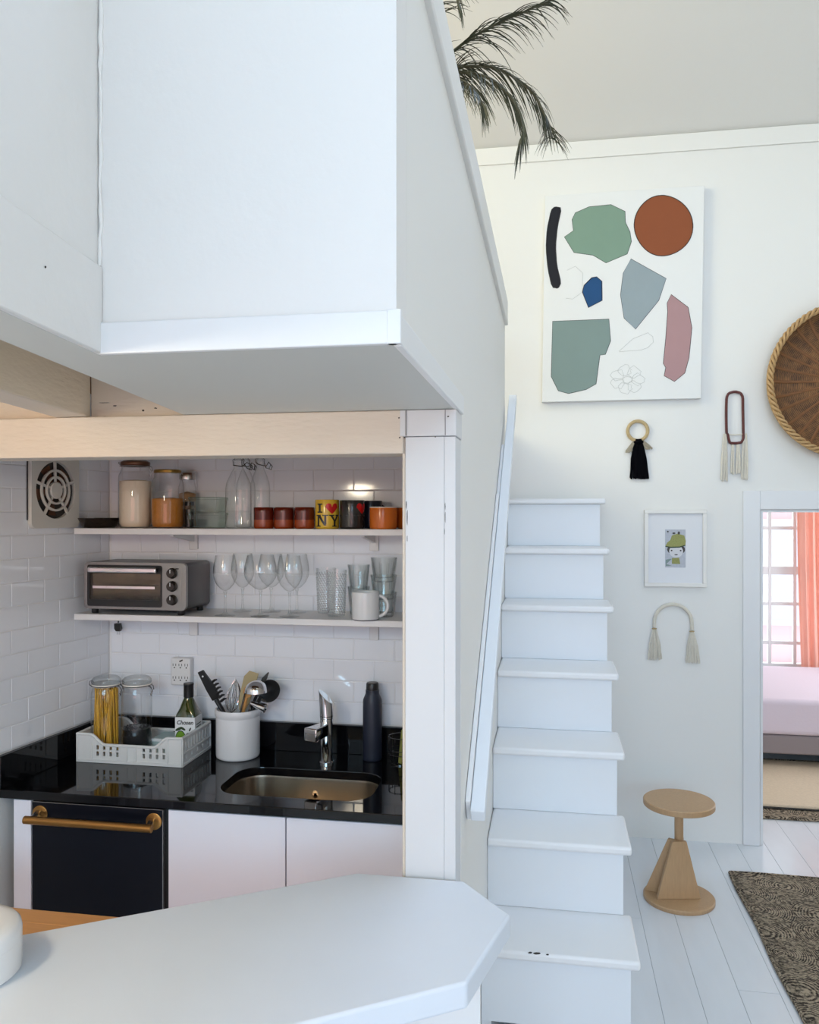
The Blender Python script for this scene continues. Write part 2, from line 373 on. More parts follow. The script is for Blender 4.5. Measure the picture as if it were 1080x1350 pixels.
# floor of painted boards
fl = struct(box('floor', M['subfloor'], (-2.6, 3.3, -6.6, 7.7, -.06, -.012)), 'white painted wooden floorboards')
def plank_mesh(L, wd=.1487):
    b = MB(); e = .0012; t = .012
    x0, x1, y0, y1 = -wd/2, wd/2, -L/2, L/2
    b.add([(x0,y0,-t),(x1,y0,-t),(x1,y1,-t),(x0,y1,-t),(x0,y0,-e),(x1,y0,-e),(x1,y1,-e),(x0,y1,-e),(x0+e,y0+e,0),(x1-e,y0+e,0),(x1-e,y1-e,0),(x0+e,y1-e,0)],
          [(0,1,5,4),(1,2,6,5),(2,3,7,6),(3,0,4,7),(4,5,9,8),(5,6,10,9),(6,7,11,10),(7,4,8,11),(8,9,10,11)])
    return b.mesh('plank', M['floor'], 10)
pcache = {}
x = -2.52
while x < 3.25:
    y = -6.55 - random.choice((0, .5, 1.0, 1.5)); 
    while y < 7.65:
        L = random.choice((2.4, 2.8, 3.2)); y1 = min(y + L, 7.65); y0 = max(y, -6.55)
        if y1 - y0 > .1:
            k = round(y1 - y0, 2)
            if k not in pcache: pcache[k] = plank_mesh(k - .002)
            o = bpy.data.objects.new('plank', pcache[k]); C.objects.link(o); o.parent = fl; o.location = (x, (y0 + y1)/2, 0)
        y += L
    x += .1495

# ceiling
RY, RZ = .9, 5.7
def roof(y): return CEIL + (YW - y)*(RZ - CEIL)/(YW - RY) if y > RY else 4.38 + (y - YF)*(RZ - 4.38)/(RY - YF)
cl = MB()
def slope(x0, x1, y0, y1): cl.prism_x([(y0, roof(y0)), (y1, roof(y1)), (y1, roof(y1) + .1), (y0, roof(y0) + .1)], x0, x1)
slope(-2.7, 2.9, YF - .1, RY)
for x0_, x1_ in ((-2.7, -.05), (1.05, 2.9)): slope(x0_, x1_, RY, YW + .12)
for x0_, x1_ in ((-.05, 1.05),): slope(x0_, x1_, RY, 1.75); slope(x0_, x1_, 3.05, YW + .12)
struct(cl.build('ceiling', M['wall']), 'white pitched ceiling with a skylight')
# far wall with the doorway
DX0, DX1, DZ = 1.115, 1.93, 1.81
wb = MB().box(-2.7, DX0, YW, YW + .12, 0, CEIL - .006).box(DX1, 3.3, YW, YW + .12, 0, CEIL - .006).box(DX0, DX1, YW, YW + .12, DZ, CEIL - .006)
struct(wb.build('wall_back', M['wall']), 'white wall behind the stairs')
struct(box('trim_1', M['wall'], (-2.5, 2.7, YW - .009, YW, CEIL - .105, CEIL - .008), bevel=.003), 'flat white trim board below the ceiling')
d1 = bpy.data.objects.new('door_1', None); C.objects.link(d1); d1.location = (DX0, YW, 0); struct(d1, 'white cased doorway to the bedroom')
MB().box(-.092, -.004, -.012, .0, 0, DZ + .105).build('casing', M['trim'], d1, .003)
MB().box(DX1-DX0+.004, DX1-DX0+.092, -.012, 0, 0, DZ + .105).build('casing', M['trim'], d1, .003)
MB().box(-.004, DX1-DX0+.004, -.012, 0, DZ + .004, DZ + .105).build('head_casing', M['trim'], d1, .003)
MB().box(-.001, .012, .0, .12, 0, DZ - .012).build('jamb', M['trim'], d1)
MB().box(DX1-DX0-.012, DX1-DX0+.001, .0, .12, 0, DZ - .012).build('jamb', M['trim'], d1)
MB().box(-.001, DX1-DX0+.001, .0, .12, DZ - .012, DZ + .001).build('head_jamb', M['trim'], d1)
# right wall, wall behind the camera with its window openings
struct(MB().box(2.7, 2.8, YF - .1, -2.4, 0, RZ).box(2.7, 2.8, 0, YW, 0, RZ).box(2.7, 2.8, -2.4, 0, 0, .9).box(2.7, 2.8, -2.4, 0, 2.1, RZ).build('wall_right', M['wall']), 'white right wall with a low window')
wx0, wx1 = -1.8, 2.4
wf = MB()
wf.box(-2.7, wx0, YF - .1, YF, 0, 4.4); wf.box(wx1, 2.8, YF - .1, YF, 0, 4.4)
wf.box(wx0, wx1, YF - .1, YF, 0, .5); wf.box(wx0, wx1, YF - .1, YF, 2.1, 2.6); wf.box(wx0, wx1, YF - .1, YF, 4.1, 4.4)
struct(wf.build('wall_front', M['wall']), 'white wall with the room windows')
for n, (z0, z1) in {'window_2': (.5, 2.1), 'window_3': (2.6, 4.1)}.items():
    fr = MB().box(wx0, wx1, YF - .02, YF + .02, z0, z0 + .04).box(wx0, wx1, YF - .02, YF + .02, z1 - .04, z1)
    for i in range(5):
        xx = wx0 + (wx1 - wx0 - .04) * i / 4; fr.box(xx, xx + .04, YF - .02, YF + .02, z0 + .04, z1 - .04)
    struct(fr.build(n, M['trim']), 'white window frame behind the viewer')

# ---- kitchen walls and tiles
struct_wl = MB()
ya, yb_ = YF - .1, YB + .1
def wls(a, b, z0, z1): struct_wl.prism_z([(wlx(a) - .002, a), (wlx(b) - .002, b), (wlx(b) - .12, b), (wlx(a) - .12, a)], z0, z1)
wls(ya, yb_, 0, 2.3)
wl = struct(struct_wl.build('wall_left', M['grout']), 'left kitchen wall faced with white subway tile')
struct(MB().box(-2.72, -2.6, YF - .1, 1.4, 2.29, RZ).box(-2.72, -2.6, 3.2, YW, 2.29, RZ).box(-2.72, -2.6, 1.4, 3.2, 2.29, 3.05).box(-2.72, -2.6, 1.4, 3.2, 4.45, RZ).build('wall_left_upper', M['wall']), 'white left wall above the kitchen')
wk = struct(box('wall_kitchen', M['grout'], (-2.0, XC - .04, YB + .002, YB + .1, 0, 2.244)), 'kitchen back wall faced with white subway tile')
TW, THh, G = .152, .0762, .0022
def tile_mesh(wd, h):
    e = .0022; t = .009
    b = MB()                                        # local: x along, z up, face towards -y
    b.add([(0,0,0),(wd,0,0),(wd,0,h),(0,0,h),(0,-t+e*.5,0),(wd,-t+e*.5,0),(wd,-t+e*.5,h),(0,-t+e*.5,h),(e,-t,e),(wd-e,-t,e),(wd-e,-t,h-e),(e,-t,h-e)],
          [(0,1,5,4),(1,2,6,5),(2,3,7,6),(3,0,4,7),(4,5,9,8),(5,6,10,9),(6,7,11,10),(7,4,8,11),(8,9,10,11)])
    return b.mesh('tile', M['tile'], 8)
tcache = {}
def tile_run(parent, origin, rz, length, z0, z1, phase=0.0):
    row = 0; z = z0
    while z < z1 - .01:
        h = min(THh, z1 - z)
        s = -(TW + G)/2 if row % 2 else 0.0
        s -= phase
        while s < length:
            a = max(s, 0); b = min(s + TW, length)
            if b - a > .008:
                k = (round(b - a, 3), round(h, 3))
                if k not in tcache: tcache[k] = tile_mesh(*k)
                o = bpy.data.objects.new('tile', tcache[k]); C.objects.link(o); o.parent = parent
                o.location = (origin[0] + a*math.cos(rz) + random.uniform(0, .0006)*math.sin(rz), origin[1] + a*math.sin(rz) - random.uniform(0, .0006)*math.cos(rz), z)
                o.rotation_euler = (random.uniform(-.0012, .0012), 0, rz + random.uniform(-.0012, .0012))
            s += TW + G
        z += h + G; row += 1
tile_run(wk, (-1.69, YB + .009), 0, 1.69 - .337, 1.018, 2.02, .03)
yl0 = 1.72
ang = math.atan2(YB - yl0, wlx(YB) - wlx(yl0))
tile_run(wl, (wlx(yl0) - .009, yl0), ang, math.hypot(YB - yl0, wlx(YB) - wlx(yl0)) - .006, 1.018, 2.02, .05)

def chip(parent, pts, fn):
    b = MB(); n = len(pts); b.add([fn(p) for p in pts], [tuple(range(n))]); b.build('paint_chip', M['chip'], parent, fix=False)
def PXwall(u, v):
    # point on the near face of the left loft wall's skirt
    n_ = Vector((-.29 - 1.124, -(-.475 - (-.665 + .0075)), 0)); p0 = Vector((-.665 + .0075 + .0006, 1.124, 0)); d = ray(u, v); t = n_.dot(p0) / n_.dot(d)
    return Vector((d.x*t, d.y*t, CAMZ + d.z*t))
# ---- partition beside the stairs (post, wall, cap)
XP = -.337
ZT = 2.765
# low partition below and parapet above the loft floor, ending at the landing
pw = MB()
pw.prism_x([(YC + .11, 0), (YW, 0), (YW, 1.84), (3.86, 1.84), (3.86, 2.69), (1.206, 2.69), (1.206, 2.05), (YC + .11, 2.05)], XC - .09, XC)
struct(pw.build('wall_stair', M['wall']), 'white partition wall beside the stairs, rising to the loft parapet')
# cap board of the parapet
cp = MB().prism_x([(1.125, 2.672), (3.87, 2.676), (3.87, 2.79), (1.125, 2.755)], XC - .11, XC + .014)
struct(cp.build('trim_2', M['wall'], bevel=.004), 'flat white cap board along the loft parapet')
# loft front wall, left wall, bands, soffit, floor
XL = -.665
struct(box('wall_loft_front', M['loft'], (XL - .09, XC, 1.125, 1.205, 2.055, 2.755)), 'white textured front of the loft')
lw = MB().prism_z([(XL, 1.125), (XL - .075, 1.205), (-.57, -.3), (-.483, -.3)], 2.04, 2.755)
struct(lw.build('wall_loft_left', M['loft']), 'white textured side of the loft, near the viewer')
LW = struct(MB().prism_z([(XL + .0075, 1.124), (XL - .002, 1.124), (-.485, -.29), (-.475, -.29)], 2.0345, 2.165).build('trim_7', M['loft'], None, .003), 'white skirt board at the bottom of the left loft wall')
chip(LW, [(60 + 1.3*math.cos(k), 352 + 1.8*math.sin(k)) for k in range(6)], lambda p: PXwall(p[0], p[1]))
rng_ = random.Random(4)
struct(MB().tube([(XL + .004 + rng_.uniform(-.0015, .0015), 1.1235 + rng_.uniform(-.001, .001), 2.166 + .02*k) for k in range(30)], [rng_.uniform(.002, .0042) for k in range(30)], 6).build('trim_8', M['loft']), 'lumpy caulk bead in the inside corner of the loft')
struct(box('wall_loft_end', M['loft'], (-2.3, -.57, -.3, -.22, 2.04, 2.755)))
struct(box('trim_3', M['trim'], (XL, XC + .002, 1.117, 1.130, 2.034, 2.081), bevel=.002), 'white band along the bottom of the loft front')
struct(MB().box(XC - .012, XC + .008, 1.116, 1.130, 2.034, 2.082).build('trim_4', M['trim'], None, .0015), 'white corner block of the loft band')
struct(box('trim_5', M['trim'], (XC - .005, XC + .0075, 1.131, 1.955, 2.033, 2.076), bevel=.002), 'white band along the bottom of the loft side')
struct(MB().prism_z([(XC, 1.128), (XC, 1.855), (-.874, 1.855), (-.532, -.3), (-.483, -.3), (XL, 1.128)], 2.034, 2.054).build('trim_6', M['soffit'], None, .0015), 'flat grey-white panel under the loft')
lf = struct(MB().box(-2.6, XC - .09, YC + .115, YW - .001, 2.245, 2.29).box(-2.6, -.75, -.22, YC + .115, 2.245, 2.29).build('loft_floor', M['deckwood']), 'bare brown boards of the loft floor')
# joists over the kitchen entry and their blocking
for x0_, lb in ((-1.215, 'cream painted joist above the kitchen entry'), (-1.70, 'cream painted joist by the left wall')):
    jo = MB().prism_z([(x0_ + .157 + .12, .35), (x0_ + .157 + .205, .35), (x0_ + .088, YC + .02), (x0_, YC + .02)], 2.0345, 2.244)
    struct(jo.build('joist', M['beam'], None, .003), lb)
bk = struct(MB().box(-1.126, -.80, YC + .02, YC + .075, 2.034, 2.244).build('blocking_board', M['beam'], None, .002), 'cream blocking board with nail holes above the header')
struct(MB().box(-1.60, -1.217, YC + .03, YC + .075, 2.034, 2.19).build('blocking_board', M['beam'], None, .002), 'cream blocking board left of the joist')
# header beam and post
struct(box('header_beam', M['beam'], (-1.85, XP + .004, YC - .006, YC + .105, 1.934, 2.0335), bevel=.003), 'cream painted header beam across the kitchen opening')
po = bpy.data.objects.new('post', None); C.objects.link(po); po.location = (XP, YC, 0); struct(po, 'square white post at the end of the kitchen opening')
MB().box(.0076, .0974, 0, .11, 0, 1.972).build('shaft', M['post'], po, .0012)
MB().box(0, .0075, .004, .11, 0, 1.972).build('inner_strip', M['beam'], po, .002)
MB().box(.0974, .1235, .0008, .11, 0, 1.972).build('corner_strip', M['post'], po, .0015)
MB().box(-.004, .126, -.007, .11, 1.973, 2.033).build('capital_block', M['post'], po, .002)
MB().box(.009, .0125, -.0085, -.006, 1.974, 2.032).build('seam', M['gap'], po)
MB().box(.1, .102, -.0078, -.006, 1.974, 2.032).build('seam', M['gap'], po)
struct(box('wall_kitchen_right', M['wall'], (XP + .005, XC - .0905, YC + .11, YB + .008, 0, 2.05)), 'kitchen side of the partition')
# chips and nail holes
def chip_y(u, v, wpx, hpx, y, parent, off=Vector((0, 0, 0))):
    pts = []
    for k in range(7):
        a = 2*PI*k/7; rr = random.uniform(.6, 1.1)
        pts.append((u + wpx*rr*math.cos(a), v + hpx*rr*math.sin(a)))
    chip(parent, pts, lambda p: PX(p[0], p[1], y=y) - off)
off = Vector((XP, YC, 0))
for (u, v, a, b) in ((536, 665, .7, 7), (537, 682, .6, 12), (587, 668, .5, 6), (587, 682, .5, 9), (586, 700, .4, 5), (537, 710, .5, 5)): chip_y(u, v, a, b, YC - .0006, po, off)
for (u, v, a, b) in ((526, 551, 1.4, 1.4), (591, 549, 1.6, 1.6), (527, 577, 1.2, 1.2), (533, 577, 1.2, 1.2), (574, 576, 1, 1)): chip_y(u, v, a, b, YC - .0079, po, off)
bo = Vector((0, 0, 0))
for (u, v, a, b) in ((151, 535, 3, 1), (189, 541, 2, 1.5), (205, 538, 2.5, 1.3), (140, 550, 12, 1.6), (165, 550, 6, .8), (137, 531, 8, .5)): chip_y(u, v, a, b, YC + .0194, bk, bo)

# ---- bar counter, half wall and butcher block
ZB = .97
bar = thing('bar_counter', 'thick white painted bar top with clipped corners in front of the kitchen', 'counter', (-.44, 1.60, 0))
dv = Vector((.841, .541)); nv = Vector((.541, -.841))
def bl(a, n): p = dv*a + nv*n; return (p.x + .44, p.y - 1.60)
pt = lambda x, y: (x + .44, y - 1.60)
ff = Vector((-.146, 1.442)); fe = ff - dv*1.75; far = Vector((-.44, 1.831)); fa = far - dv*1.42
top = [pt(-.44, 1.838), pt(-.192, 1.838), pt(-.082, 1.70), pt(ff.x, ff.y), pt(fe.x, fe.y), pt(fa.x, fa.y)]
MB().prism_z(top, ZB - .048, ZB).build('top', M['bar'], bar, .006, seg=3)
hw = [far + nv*.30, far + nv*.42]
a0, a1 = hw[0] - dv*.22, hw[0] + dv*.10; b0, b1 = hw[1] - dv*.22, hw[1] + dv*.10
MB().prism_z([pt(*a0), pt(*a1), pt(*b1), pt(*b0)], 0, ZB - .0485).build('pedestal', M['trim'], bar, .003)
MB().prism_z([pt(*(hw[0] - dv*1.45)), pt(*(hw[0] - dv*1.33)), pt(*(hw[1] - dv*1.33)), pt(*(hw[1] - dv*1.45))], 0, ZB - .0485).build('pedestal', M['trim'], bar, .003)
bb = thing('butcher_block_counter', 'oak butcher block worktop behind the white bar', 'counter', (-1.3, 1.4, 0))
def xe(y): return min(((-1.50 + .841*y) / .541) - .03, -.55)
ys = [1.12 + .0545*i for i in range(11)]
for i in range(10):
    y0, y1 = ys[i] + .0003, ys[i+1] - .0003
    MB().prism_z([(wlx(y0) + .005 + 1.3, y0 - 1.4), (xe(y0) + 1.3, y0 - 1.4), (xe(y1) + 1.3, y1 - 1.4), (wlx(y1) + .005 + 1.3, y1 - 1.4)], .872, .91).build('stave', M['oak'], bb, .0008, seg=1)
MB().box(wlx(1.6) + .02 + 1.3, wlx(1.6) + .08 + 1.3, 1.1 - 1.4, 1.6 - 1.4, 0, .8715).build('leg', M['cab'], bb)
for y_ in (1.16, 1.58): MB().box(-.42, -.36, y_ - 1.43, y_ - 1.37, 0, .8715).build('leg', M['cab'], bb)
cn = thing('canister', 'low round white canister on the left end of the bar top', 'canister', (PX(-46, 1285, z=ZB).x, PX(-46, 1285, z=ZB).y, ZB))
MB().lathe([(0, 0), (.088, 0), (.0925, .004), (.0935, .02), (.0935, .0562)], 48).build('body', M['enamel'], cn)
MB().lathe([(0, .0565), (.0935, .0565), (.0935, .070), (.0915, .080), (.085, .087), (.07, .0905), (0, .0915)], 48).build('lid', M['enamel'], cn)

# ---- staircase
RISE, RUN, SY, SX0, SX1 = .2333, .263, 4.08, XC + .001, .262
st = thing('staircase', 'steep narrow white painted stairs climbing to the loft', 'stairs', (0, SY, 0))
for i in range(8):
    z = RISE*(8 - i); y = -RUN*i
    if i == 7: break
    yb2 = (YW - SY - .002) if i == 0 else y + RUN + .034
    t = MB().box(SX0, SX1, y, yb2, z - .028, z).build('tread', M['tread'], st, .009, seg=3)
    if i == 6:
        for (u, v, a, b) in ((699, 1256, 3, 1.4), (708, 1257, 6, 1.7), (722, 1258.5, 2.5, 1.2)):
            pts = [(u + a*math.cos(2*PI*k/7)*random.uniform(.7, 1.1), v + b*math.sin(2*PI*k/7)*random.uniform(.7, 1.1)) for k in range(7)]
            chip(t, pts, lambda p: PX(p[0], p[1], y=SY + y - .0007) - Vector((0, SY, 0)))
for i in range(8):
    z1 = RISE*(8 - i) - .0285; y = -RUN*i + .024
    z0 = RISE*(7 - i) + (.0005 if i < 7 else 0)
    if i == 7: y = -RUN*7 + .024
    if i < 7:
        MB().box(SX0, SX1 - .026, y, y + .016, z0, z1).build('riser', M['stair'], st, .001)
MB().box(SX0, SX1 - .026, -RUN*6 + .026, -RUN*6 + .0262, 0, .001)
pts = [(-RUN*6 + .041, 0), (YW - SY - .002, 0), (YW - SY - .002, RISE*8 - .029)]
for i in range(0, 7):
    z = RISE*(8 - i) - .029
    pts.append((-RUN*i + .041, z)); 
    if i < 6: pts.append((-RUN*i + .041, RISE*(7 - i) - .029))
MB().prism_x(pts, SX1 - .062, SX1 - .0265).build('side_panel', M['stair'], st)
MB().prism_x(pts, SX0, SX0 + .03).build('side_panel', M['stair'], st)

# ---- handrail on the partition
hr = thing('handrail', 'sloping white wooden handrail board fixed to the partition beside the stairs', 'handrail', (-.18, 2.06, 1.0))
A = Vector((0, 2.042 - 2.06, 1.041 - 1.0)); B = Vector((0, 3.96 - 2.06, 2.345 - 1.0)); dr = (B - A).normalized(); nr = Vector((0, -dr.z, dr.y))
def rail(name, x0, x1, s0, s1, n0, n1, mt):
    p = [A + dr*s0 + nr*n0, A + dr*s1 + nr*n0, A + dr*s1 + nr*n1, A + dr*s0 + nr*n1]
    return MB().prism_x([(q.y, q.z) for q in p], x0, x1).build(name, mt, hr, .003)
Ln = (B - A).length
rail('rail', -.018, .018, 0, Ln, -.02, .02, M['stair'])
rail('backing_board', XC + .18 + .001, -.019, .02, Ln*.62, -.045, .03, M['trim'])
rail('backing_board', XC + .18 + .001, -.019, Ln*.622, Ln*.8, -.045, .012, M['trim'])

# ==================================================================== KITCHEN FITTINGS
ZK = .91; YK = 2.365
ct = thing('countertop', 'polished black granite countertop with a cut-out for the sink', 'countertop', (-1.0, 2.65, 0))
OX, OY = -1.0, 2.65
scx, scy, shx, shy, srad = -.806, 2.592, .252, .140, .085     # sink opening
def rr_loop(hx, hy, r, n=10):
    pts = []
    for cx_, cy_, a0_ in ((hx - r, hy - r, 0), (-hx + r, hy - r, 90), (-hx + r, -hy + r, 180), (hx - r, -hy + r, 270)):
        for k in range(n + 1):
            a = R(a0_ + 90*k/n); pts.append((cx_ + r*math.cos(a), cy_ + r*math.sin(a)))
    return pts
outer = [(-.338, YK), (-.338, YB - .002), (wlx(YB) + .003, YB - .002), (wlx(YK) + .002, YK)]
def slab_with_hole(outer, inner, z0, z1):
    """outer: quad corners, inner: CCW loop around c, both CCW; triangulated with bmesh"""
    bm = bmesh.new()
    def loop(pts, z):
        vsx = [bm.verts.new((p[0], p[1], z)) for p in pts]
        return vsx, [bm.edges.new((vsx[i], vsx[(i+1) % len(vsx)])) for i in range(len(vsx))]
    res = []
    for z in (z1, z0):
        vo, eo = loop(outer, z); vi, ei = loop(inner, z)
        bmesh.ops.triangle_fill(bm, edges=eo + ei, use_beauty=True); res.append((vo, vi))
    for q in (0, 1):
        a, b = res[0][q], res[1][q]
        for i in range(len(a)):
            j = (i+1) % len(a); bm.faces.new((a[i], a[j], b[j], b[i]))
    bmesh.ops.recalc_face_normals(bm, faces=bm.faces)
    return bm
inner = [(p[0] + scx - OX, p[1] + scy - OY) for p in rr_loop(shx, shy, srad)]
bm = slab_with_hole([(p[0] - OX, p[1] - OY) for p in outer], inner, ZK - .028, ZK)
me = bpy.data.meshes.new('slab'); bm.to_mesh(me); bm.free(); me.materials.append(M['granite'])
so = bpy.data.objects.new('slab', me); C.objects.link(so); so.parent = ct
b = so.modifiers.new('bevel', 'BEVEL'); b.width = .0025; b.segments = 2; b.limit_method = 'ANGLE'; b.angle_limit = R(60)
MB().box(wlx(YB) + .02 - OX, -.338 - OX, YB - .022 - OY, YB - .002 - OY, ZK + .0003, 1.015).build('backsplash', M['granite'], ct, .0015)
MB().prism_z([(wlx(YK) + .002 - OX, YK - OY), (wlx(YK) + .020 - OX, YK - OY), (wlx(YB) + .018 - OX, YB - .003 - OY), (wlx(YB) + .001 - OX, YB - .003 - OY)], ZK + .0003, 1.015).build('backsplash', M['granite'], ct, .0015)
# sink
sk = thing('sink', 'brushed stainless steel undermount sink with rounded corners', 'sink', (scx, scy, ZK - .029))
lps = []
for (d, z, rr_) in ((.012, 0, .1), (.0, 0, .085), (.002, -.01, .085), (.006, -.12, .08), (.016, -.15, .075), (.04, -.163, .06), (.09, -.168, .04)):
    if d == .012: l = rr_loop(shx + .012, shy + .012, .097)
    else: l = rr_loop(shx - d, shy - d, max(.02, srad - d*.8))
    lps.append([(p[0], p[1], z) for p in l])
MB().loops(lps, cap0=False).build('basin', M['sinksteel'], sk, fix=False)
MB().lathe([(0, -.1672), (.03, -.1668), (.042, -.1655), (.044, -.167)], 28).build('drain', M['chrome'], sk)
mk = MB(); yy = shy - .0045
mk.lathe([(.009, 0), (.0105, 0), (.0105, .0006), (.009, .0006)], 20, m=Matrix.Translation((.005, yy, -.055)) @ Matrix.Rotation(R(90), 4, 'X') @ Matrix.Diagonal((1, 1.35, 1, 1)))
mk.prism_y([(-.001, -.062), (.011, -.062), (.009, -.055), (.011, -.048), (.005, -.051), (-.001, -.048), (.001, -.055)], yy - .0006, yy)
mk.build('maker_mark', M['chrome'], sk)
# faucet
fx = thing('kitchen_faucet', 'chunky polished chrome single-lever faucet behind the sink', 'faucet', (-.785, 2.815, ZK))
MB().lathe([(0, 0), (.027, 0), (.027, .006), (.0235, .009), (.0225, .02), (.0225, .158), (.024, .16), (.024, .166), (0, .166)], 32).build('body', M['chrome'], fx)
# lever: slanted cut cylinder
lev = MB(); l0 = []; l1 = []
for k in range(32):
    a = 2*PI*k/32; px_, py_ = .0245*math.cos(a), .0245*math.sin(a)
    l0.append((px_, py_, .1665)); l1.append((px_ - .004, py_, .236 - px_*.95))
lev.loops([l0, [(p[0], p[1], .172) for p in l0], l1]); lev.build('lever', M['chrome'], fx, .002)
sp_ = MB(); sd = Vector((-.25, -.97, 0)).normalized(); sside = Vector((sd.y, -sd.x, 0))
def spl(s_, hw, z0, z1):
    c0 = sd*s_; out = []
    for (a, b_) in ((-hw, z0), (hw, z0), (hw*1.0, (z0+z1)/2), (hw, z1), (-hw, z1), (-hw, (z0+z1)/2)): out.append((c0.x + sside.x*a, c0.y + sside.y*a, b_))
    return out
sp_.loops([spl(.015, .017, .10, .145), spl(.06, .02, .102, .146), spl(.108, .025, .102, .148), spl(.112, .025, .101, .147)]); sp_.build('spout', M['chrome'], fx, .005)
# dishwasher
YD = 2.38
dw = thing('dishwasher', 'narrow navy-black dishwasher with a bronze bar handle under the counter', 'dishwasher', (-1.41, YD, 0))
MB().box(-.231, .231, .022, .54, .02, .875).build('body', M['gapblack'], dw)
MB().box(-.228, .219, 0, .021, .10, .872).build('door', M['navy'], dw, .0015)
MB().box(.2193, .2215, -.001, .021, .10, .872).build('steel_edge', M['steel'], dw)
MB().box(-.228, .219, -.0008, .020, .8722, .8738).build('steel_edge', M['steel'], dw)
MB().box(-.225, .22, .04, .06, .0, .0995).build('toe_kick', M['gapblack'], dw)
hd = MB().tube([(-.222, -.048, .832), (.208, -.048, .832)], .0125, 20).build('handle', M['bronze'], dw, .001)
for sx_ in (-.205, .185):
    MB().lathe([(0, 0), (.026, 0), (.026, .003), (.024, .004), (0, .004)], 28, m=Matrix.Translation((sx_ + .006, -.0002, .836)) @ Matrix.Rotation(R(90), 4, 'X')).build('mount_plate', M['bronze'], hd)
    MB().loops([[(sx_ - .008, -.003, .824), (sx_ + .010, -.003, .824), (sx_ + .010, -.003, .848), (sx_ - .008, -.003, .848)], [(sx_ + .004, -.048, .822), (sx_ + .022, -.048, .822), (sx_ + .022, -.048, .842), (sx_ + .004, -.048, .842)]]).build('mount_arm', M['steel'], hd, .002)
# cabinets
fc = thing('filler_panel', 'slim white filler panel between tiled wall and dishwasher', 'cabinet', (-1.672, YD, 0))
MB().box(-.032, .029, 0, .018, .09, .876).build('panel', M['cab'], fc, .0015)
MB().box(-.030, .027, .03, .05, 0, .0895).build('plinth', M['cab'], fc)
sc_ = thing('sink_cabinet', 'white flat-front sink cabinet with two handleless doors', 'cabinet', (-.755, YD, 0))
# carcass as open box under the sink so the basin hangs free
MB().box(-.416, -.402, .021, .55, .1, .878).box(.394, .41, .021, .55, .1, .878).box(-.402, .394, .021, .55, .1, .118).box(-.402, .394, .535, .55, .118, .878).build('carcass', M['cab'], sc_)
MB().box(-.4165, -.0385, 0, .02, .1, .875).build('door', M['cab'], sc_, .0015)
MB().box(-.0345, .41, 0, .02, .1, .875).build('door', M['cab'], sc_, .0015)
MB().box(-.41, .41, .06, .075, 0, .0995).build('plinth', M['cab'], sc_)
# shelves
def shelf(zt, label, zb):
    s_ = thing('wall_shelf', label, 'shelf', (-1.0, YB, zt), group='white kitchen wall shelves')
    MB().box(wlx(2.7) + .03 + 1.0, XP + 1.0 + .003, -.25, -.009, -.022, 0).build('board', M['shelf'], s_, .002)
    for xb in (-1.345, -.64):
        br = MB().box(xb + 1.0 - .017, xb + 1.0 + .017, -.012, -.0015, -zb, -.0225).build('bracket', M['shelf'], s_, .002)
        MB().prism_x([(-.0125, -.0225), (-.19, -.0225), (-.19, -.030), (-.0125, -.055)], xb + 1.0 - .006, xb + 1.0 + .006).build('bracket_arm', M['shelf'], br, .001)
ZS1, ZS2 = 1.742, 1.434
shelf(ZS1, 'upper white wall shelf holding jars, bottles and mugs', .085)
shelf(ZS2, 'lower white wall shelf holding the toaster oven and glasses', .105)
# vent fan on the left wall
def on_left_wall(u, v):
    d = ray(u, v); kx = .061 / .565; t = (-1.757 - 2.385 * kx) / (d.x - kx * d.y); return Vector((d.x * t, d.y * t, CAMZ + d.z * t))
fl_a, fl_b = on_left_wall(36, 690), on_left_wall(99, 690)
yfan = (fl_a.y + fl_b.y) / 2; fz = 1.872
vf = thing('vent_fan', 'round-grilled almond plastic vent fan on the tiled left wall', 'vent fan', (wlx(yfan) + .0005, yfan, fz), ang)   # local x runs along wall (towards back), -y into room
FN = lambda p, t: (p[0], -t, p[1])
pl = rr_loop(.121, .128, .022, 5)
rad = .100
# plate with round hole
bm = slab_with_hole(pl, [(rad*math.cos(2*PI*k/48), rad*math.sin(2*PI*k/48) + .004) for k in range(48)], 0, .016)
for v_ in bm.verts: v_.co = Vector((v_.co.x, -v_.co.z - .001, v_.co.y))
bmesh.ops.recalc_face_normals(bm, faces=bm.faces)
me = bpy.data.meshes.new('plate'); bm.to_mesh(me); bm.free(); me.materials.append(M['fan'])
o = bpy.data.objects.new('plate', me); C.objects.link(o); o.parent = vf
MB().prism([(rad*.999*math.cos(2*PI*k/40), rad*.999*math.sin(2*PI*k/40) + .004) for k in range(40)], FN, .001, .003).build('dark_opening', M['dark'], vf)
def ring(rin, rout, t0, t1):
    b = MB(); n = 40
    L = lambda r_, t_: [FN((r_*math.cos(2*PI*k/n), r_*math.sin(2*PI*k/n) + .004), t_) for k in range(n)]
    b.loops([L(rin, t0), L(rout, t0), L(rout, t1), L(rin, t1), L(rin, t0)], False, False); return b
g_ = MB()
for b in (ring(.066, .074, .010, .018), ring(.043, .050, .011, .020)): g_.add(b.v, b.f)
for k in range(5):
    a = R(20 + 72*k); c_, s__ = math.cos(a), math.sin(a)
    P_ = lambda r_, w_: (r_*c_ - w_*s__, r_*s__ + w_*c_ + .004)
    g_.prism([P_(.025, -.004), P_(.1005, -.005), P_(.1005, .005), P_(.025, .004)], FN, .010, .017)
gr_ = g_.build('grille', M['fan'], vf, .001)
MB().prism([(.03*math.cos(2*PI*k/28), .03*math.sin(2*PI*k/28) + .004) for k in range(28)], FN, .006, .021).build('hub', M['fan'], vf, .003)
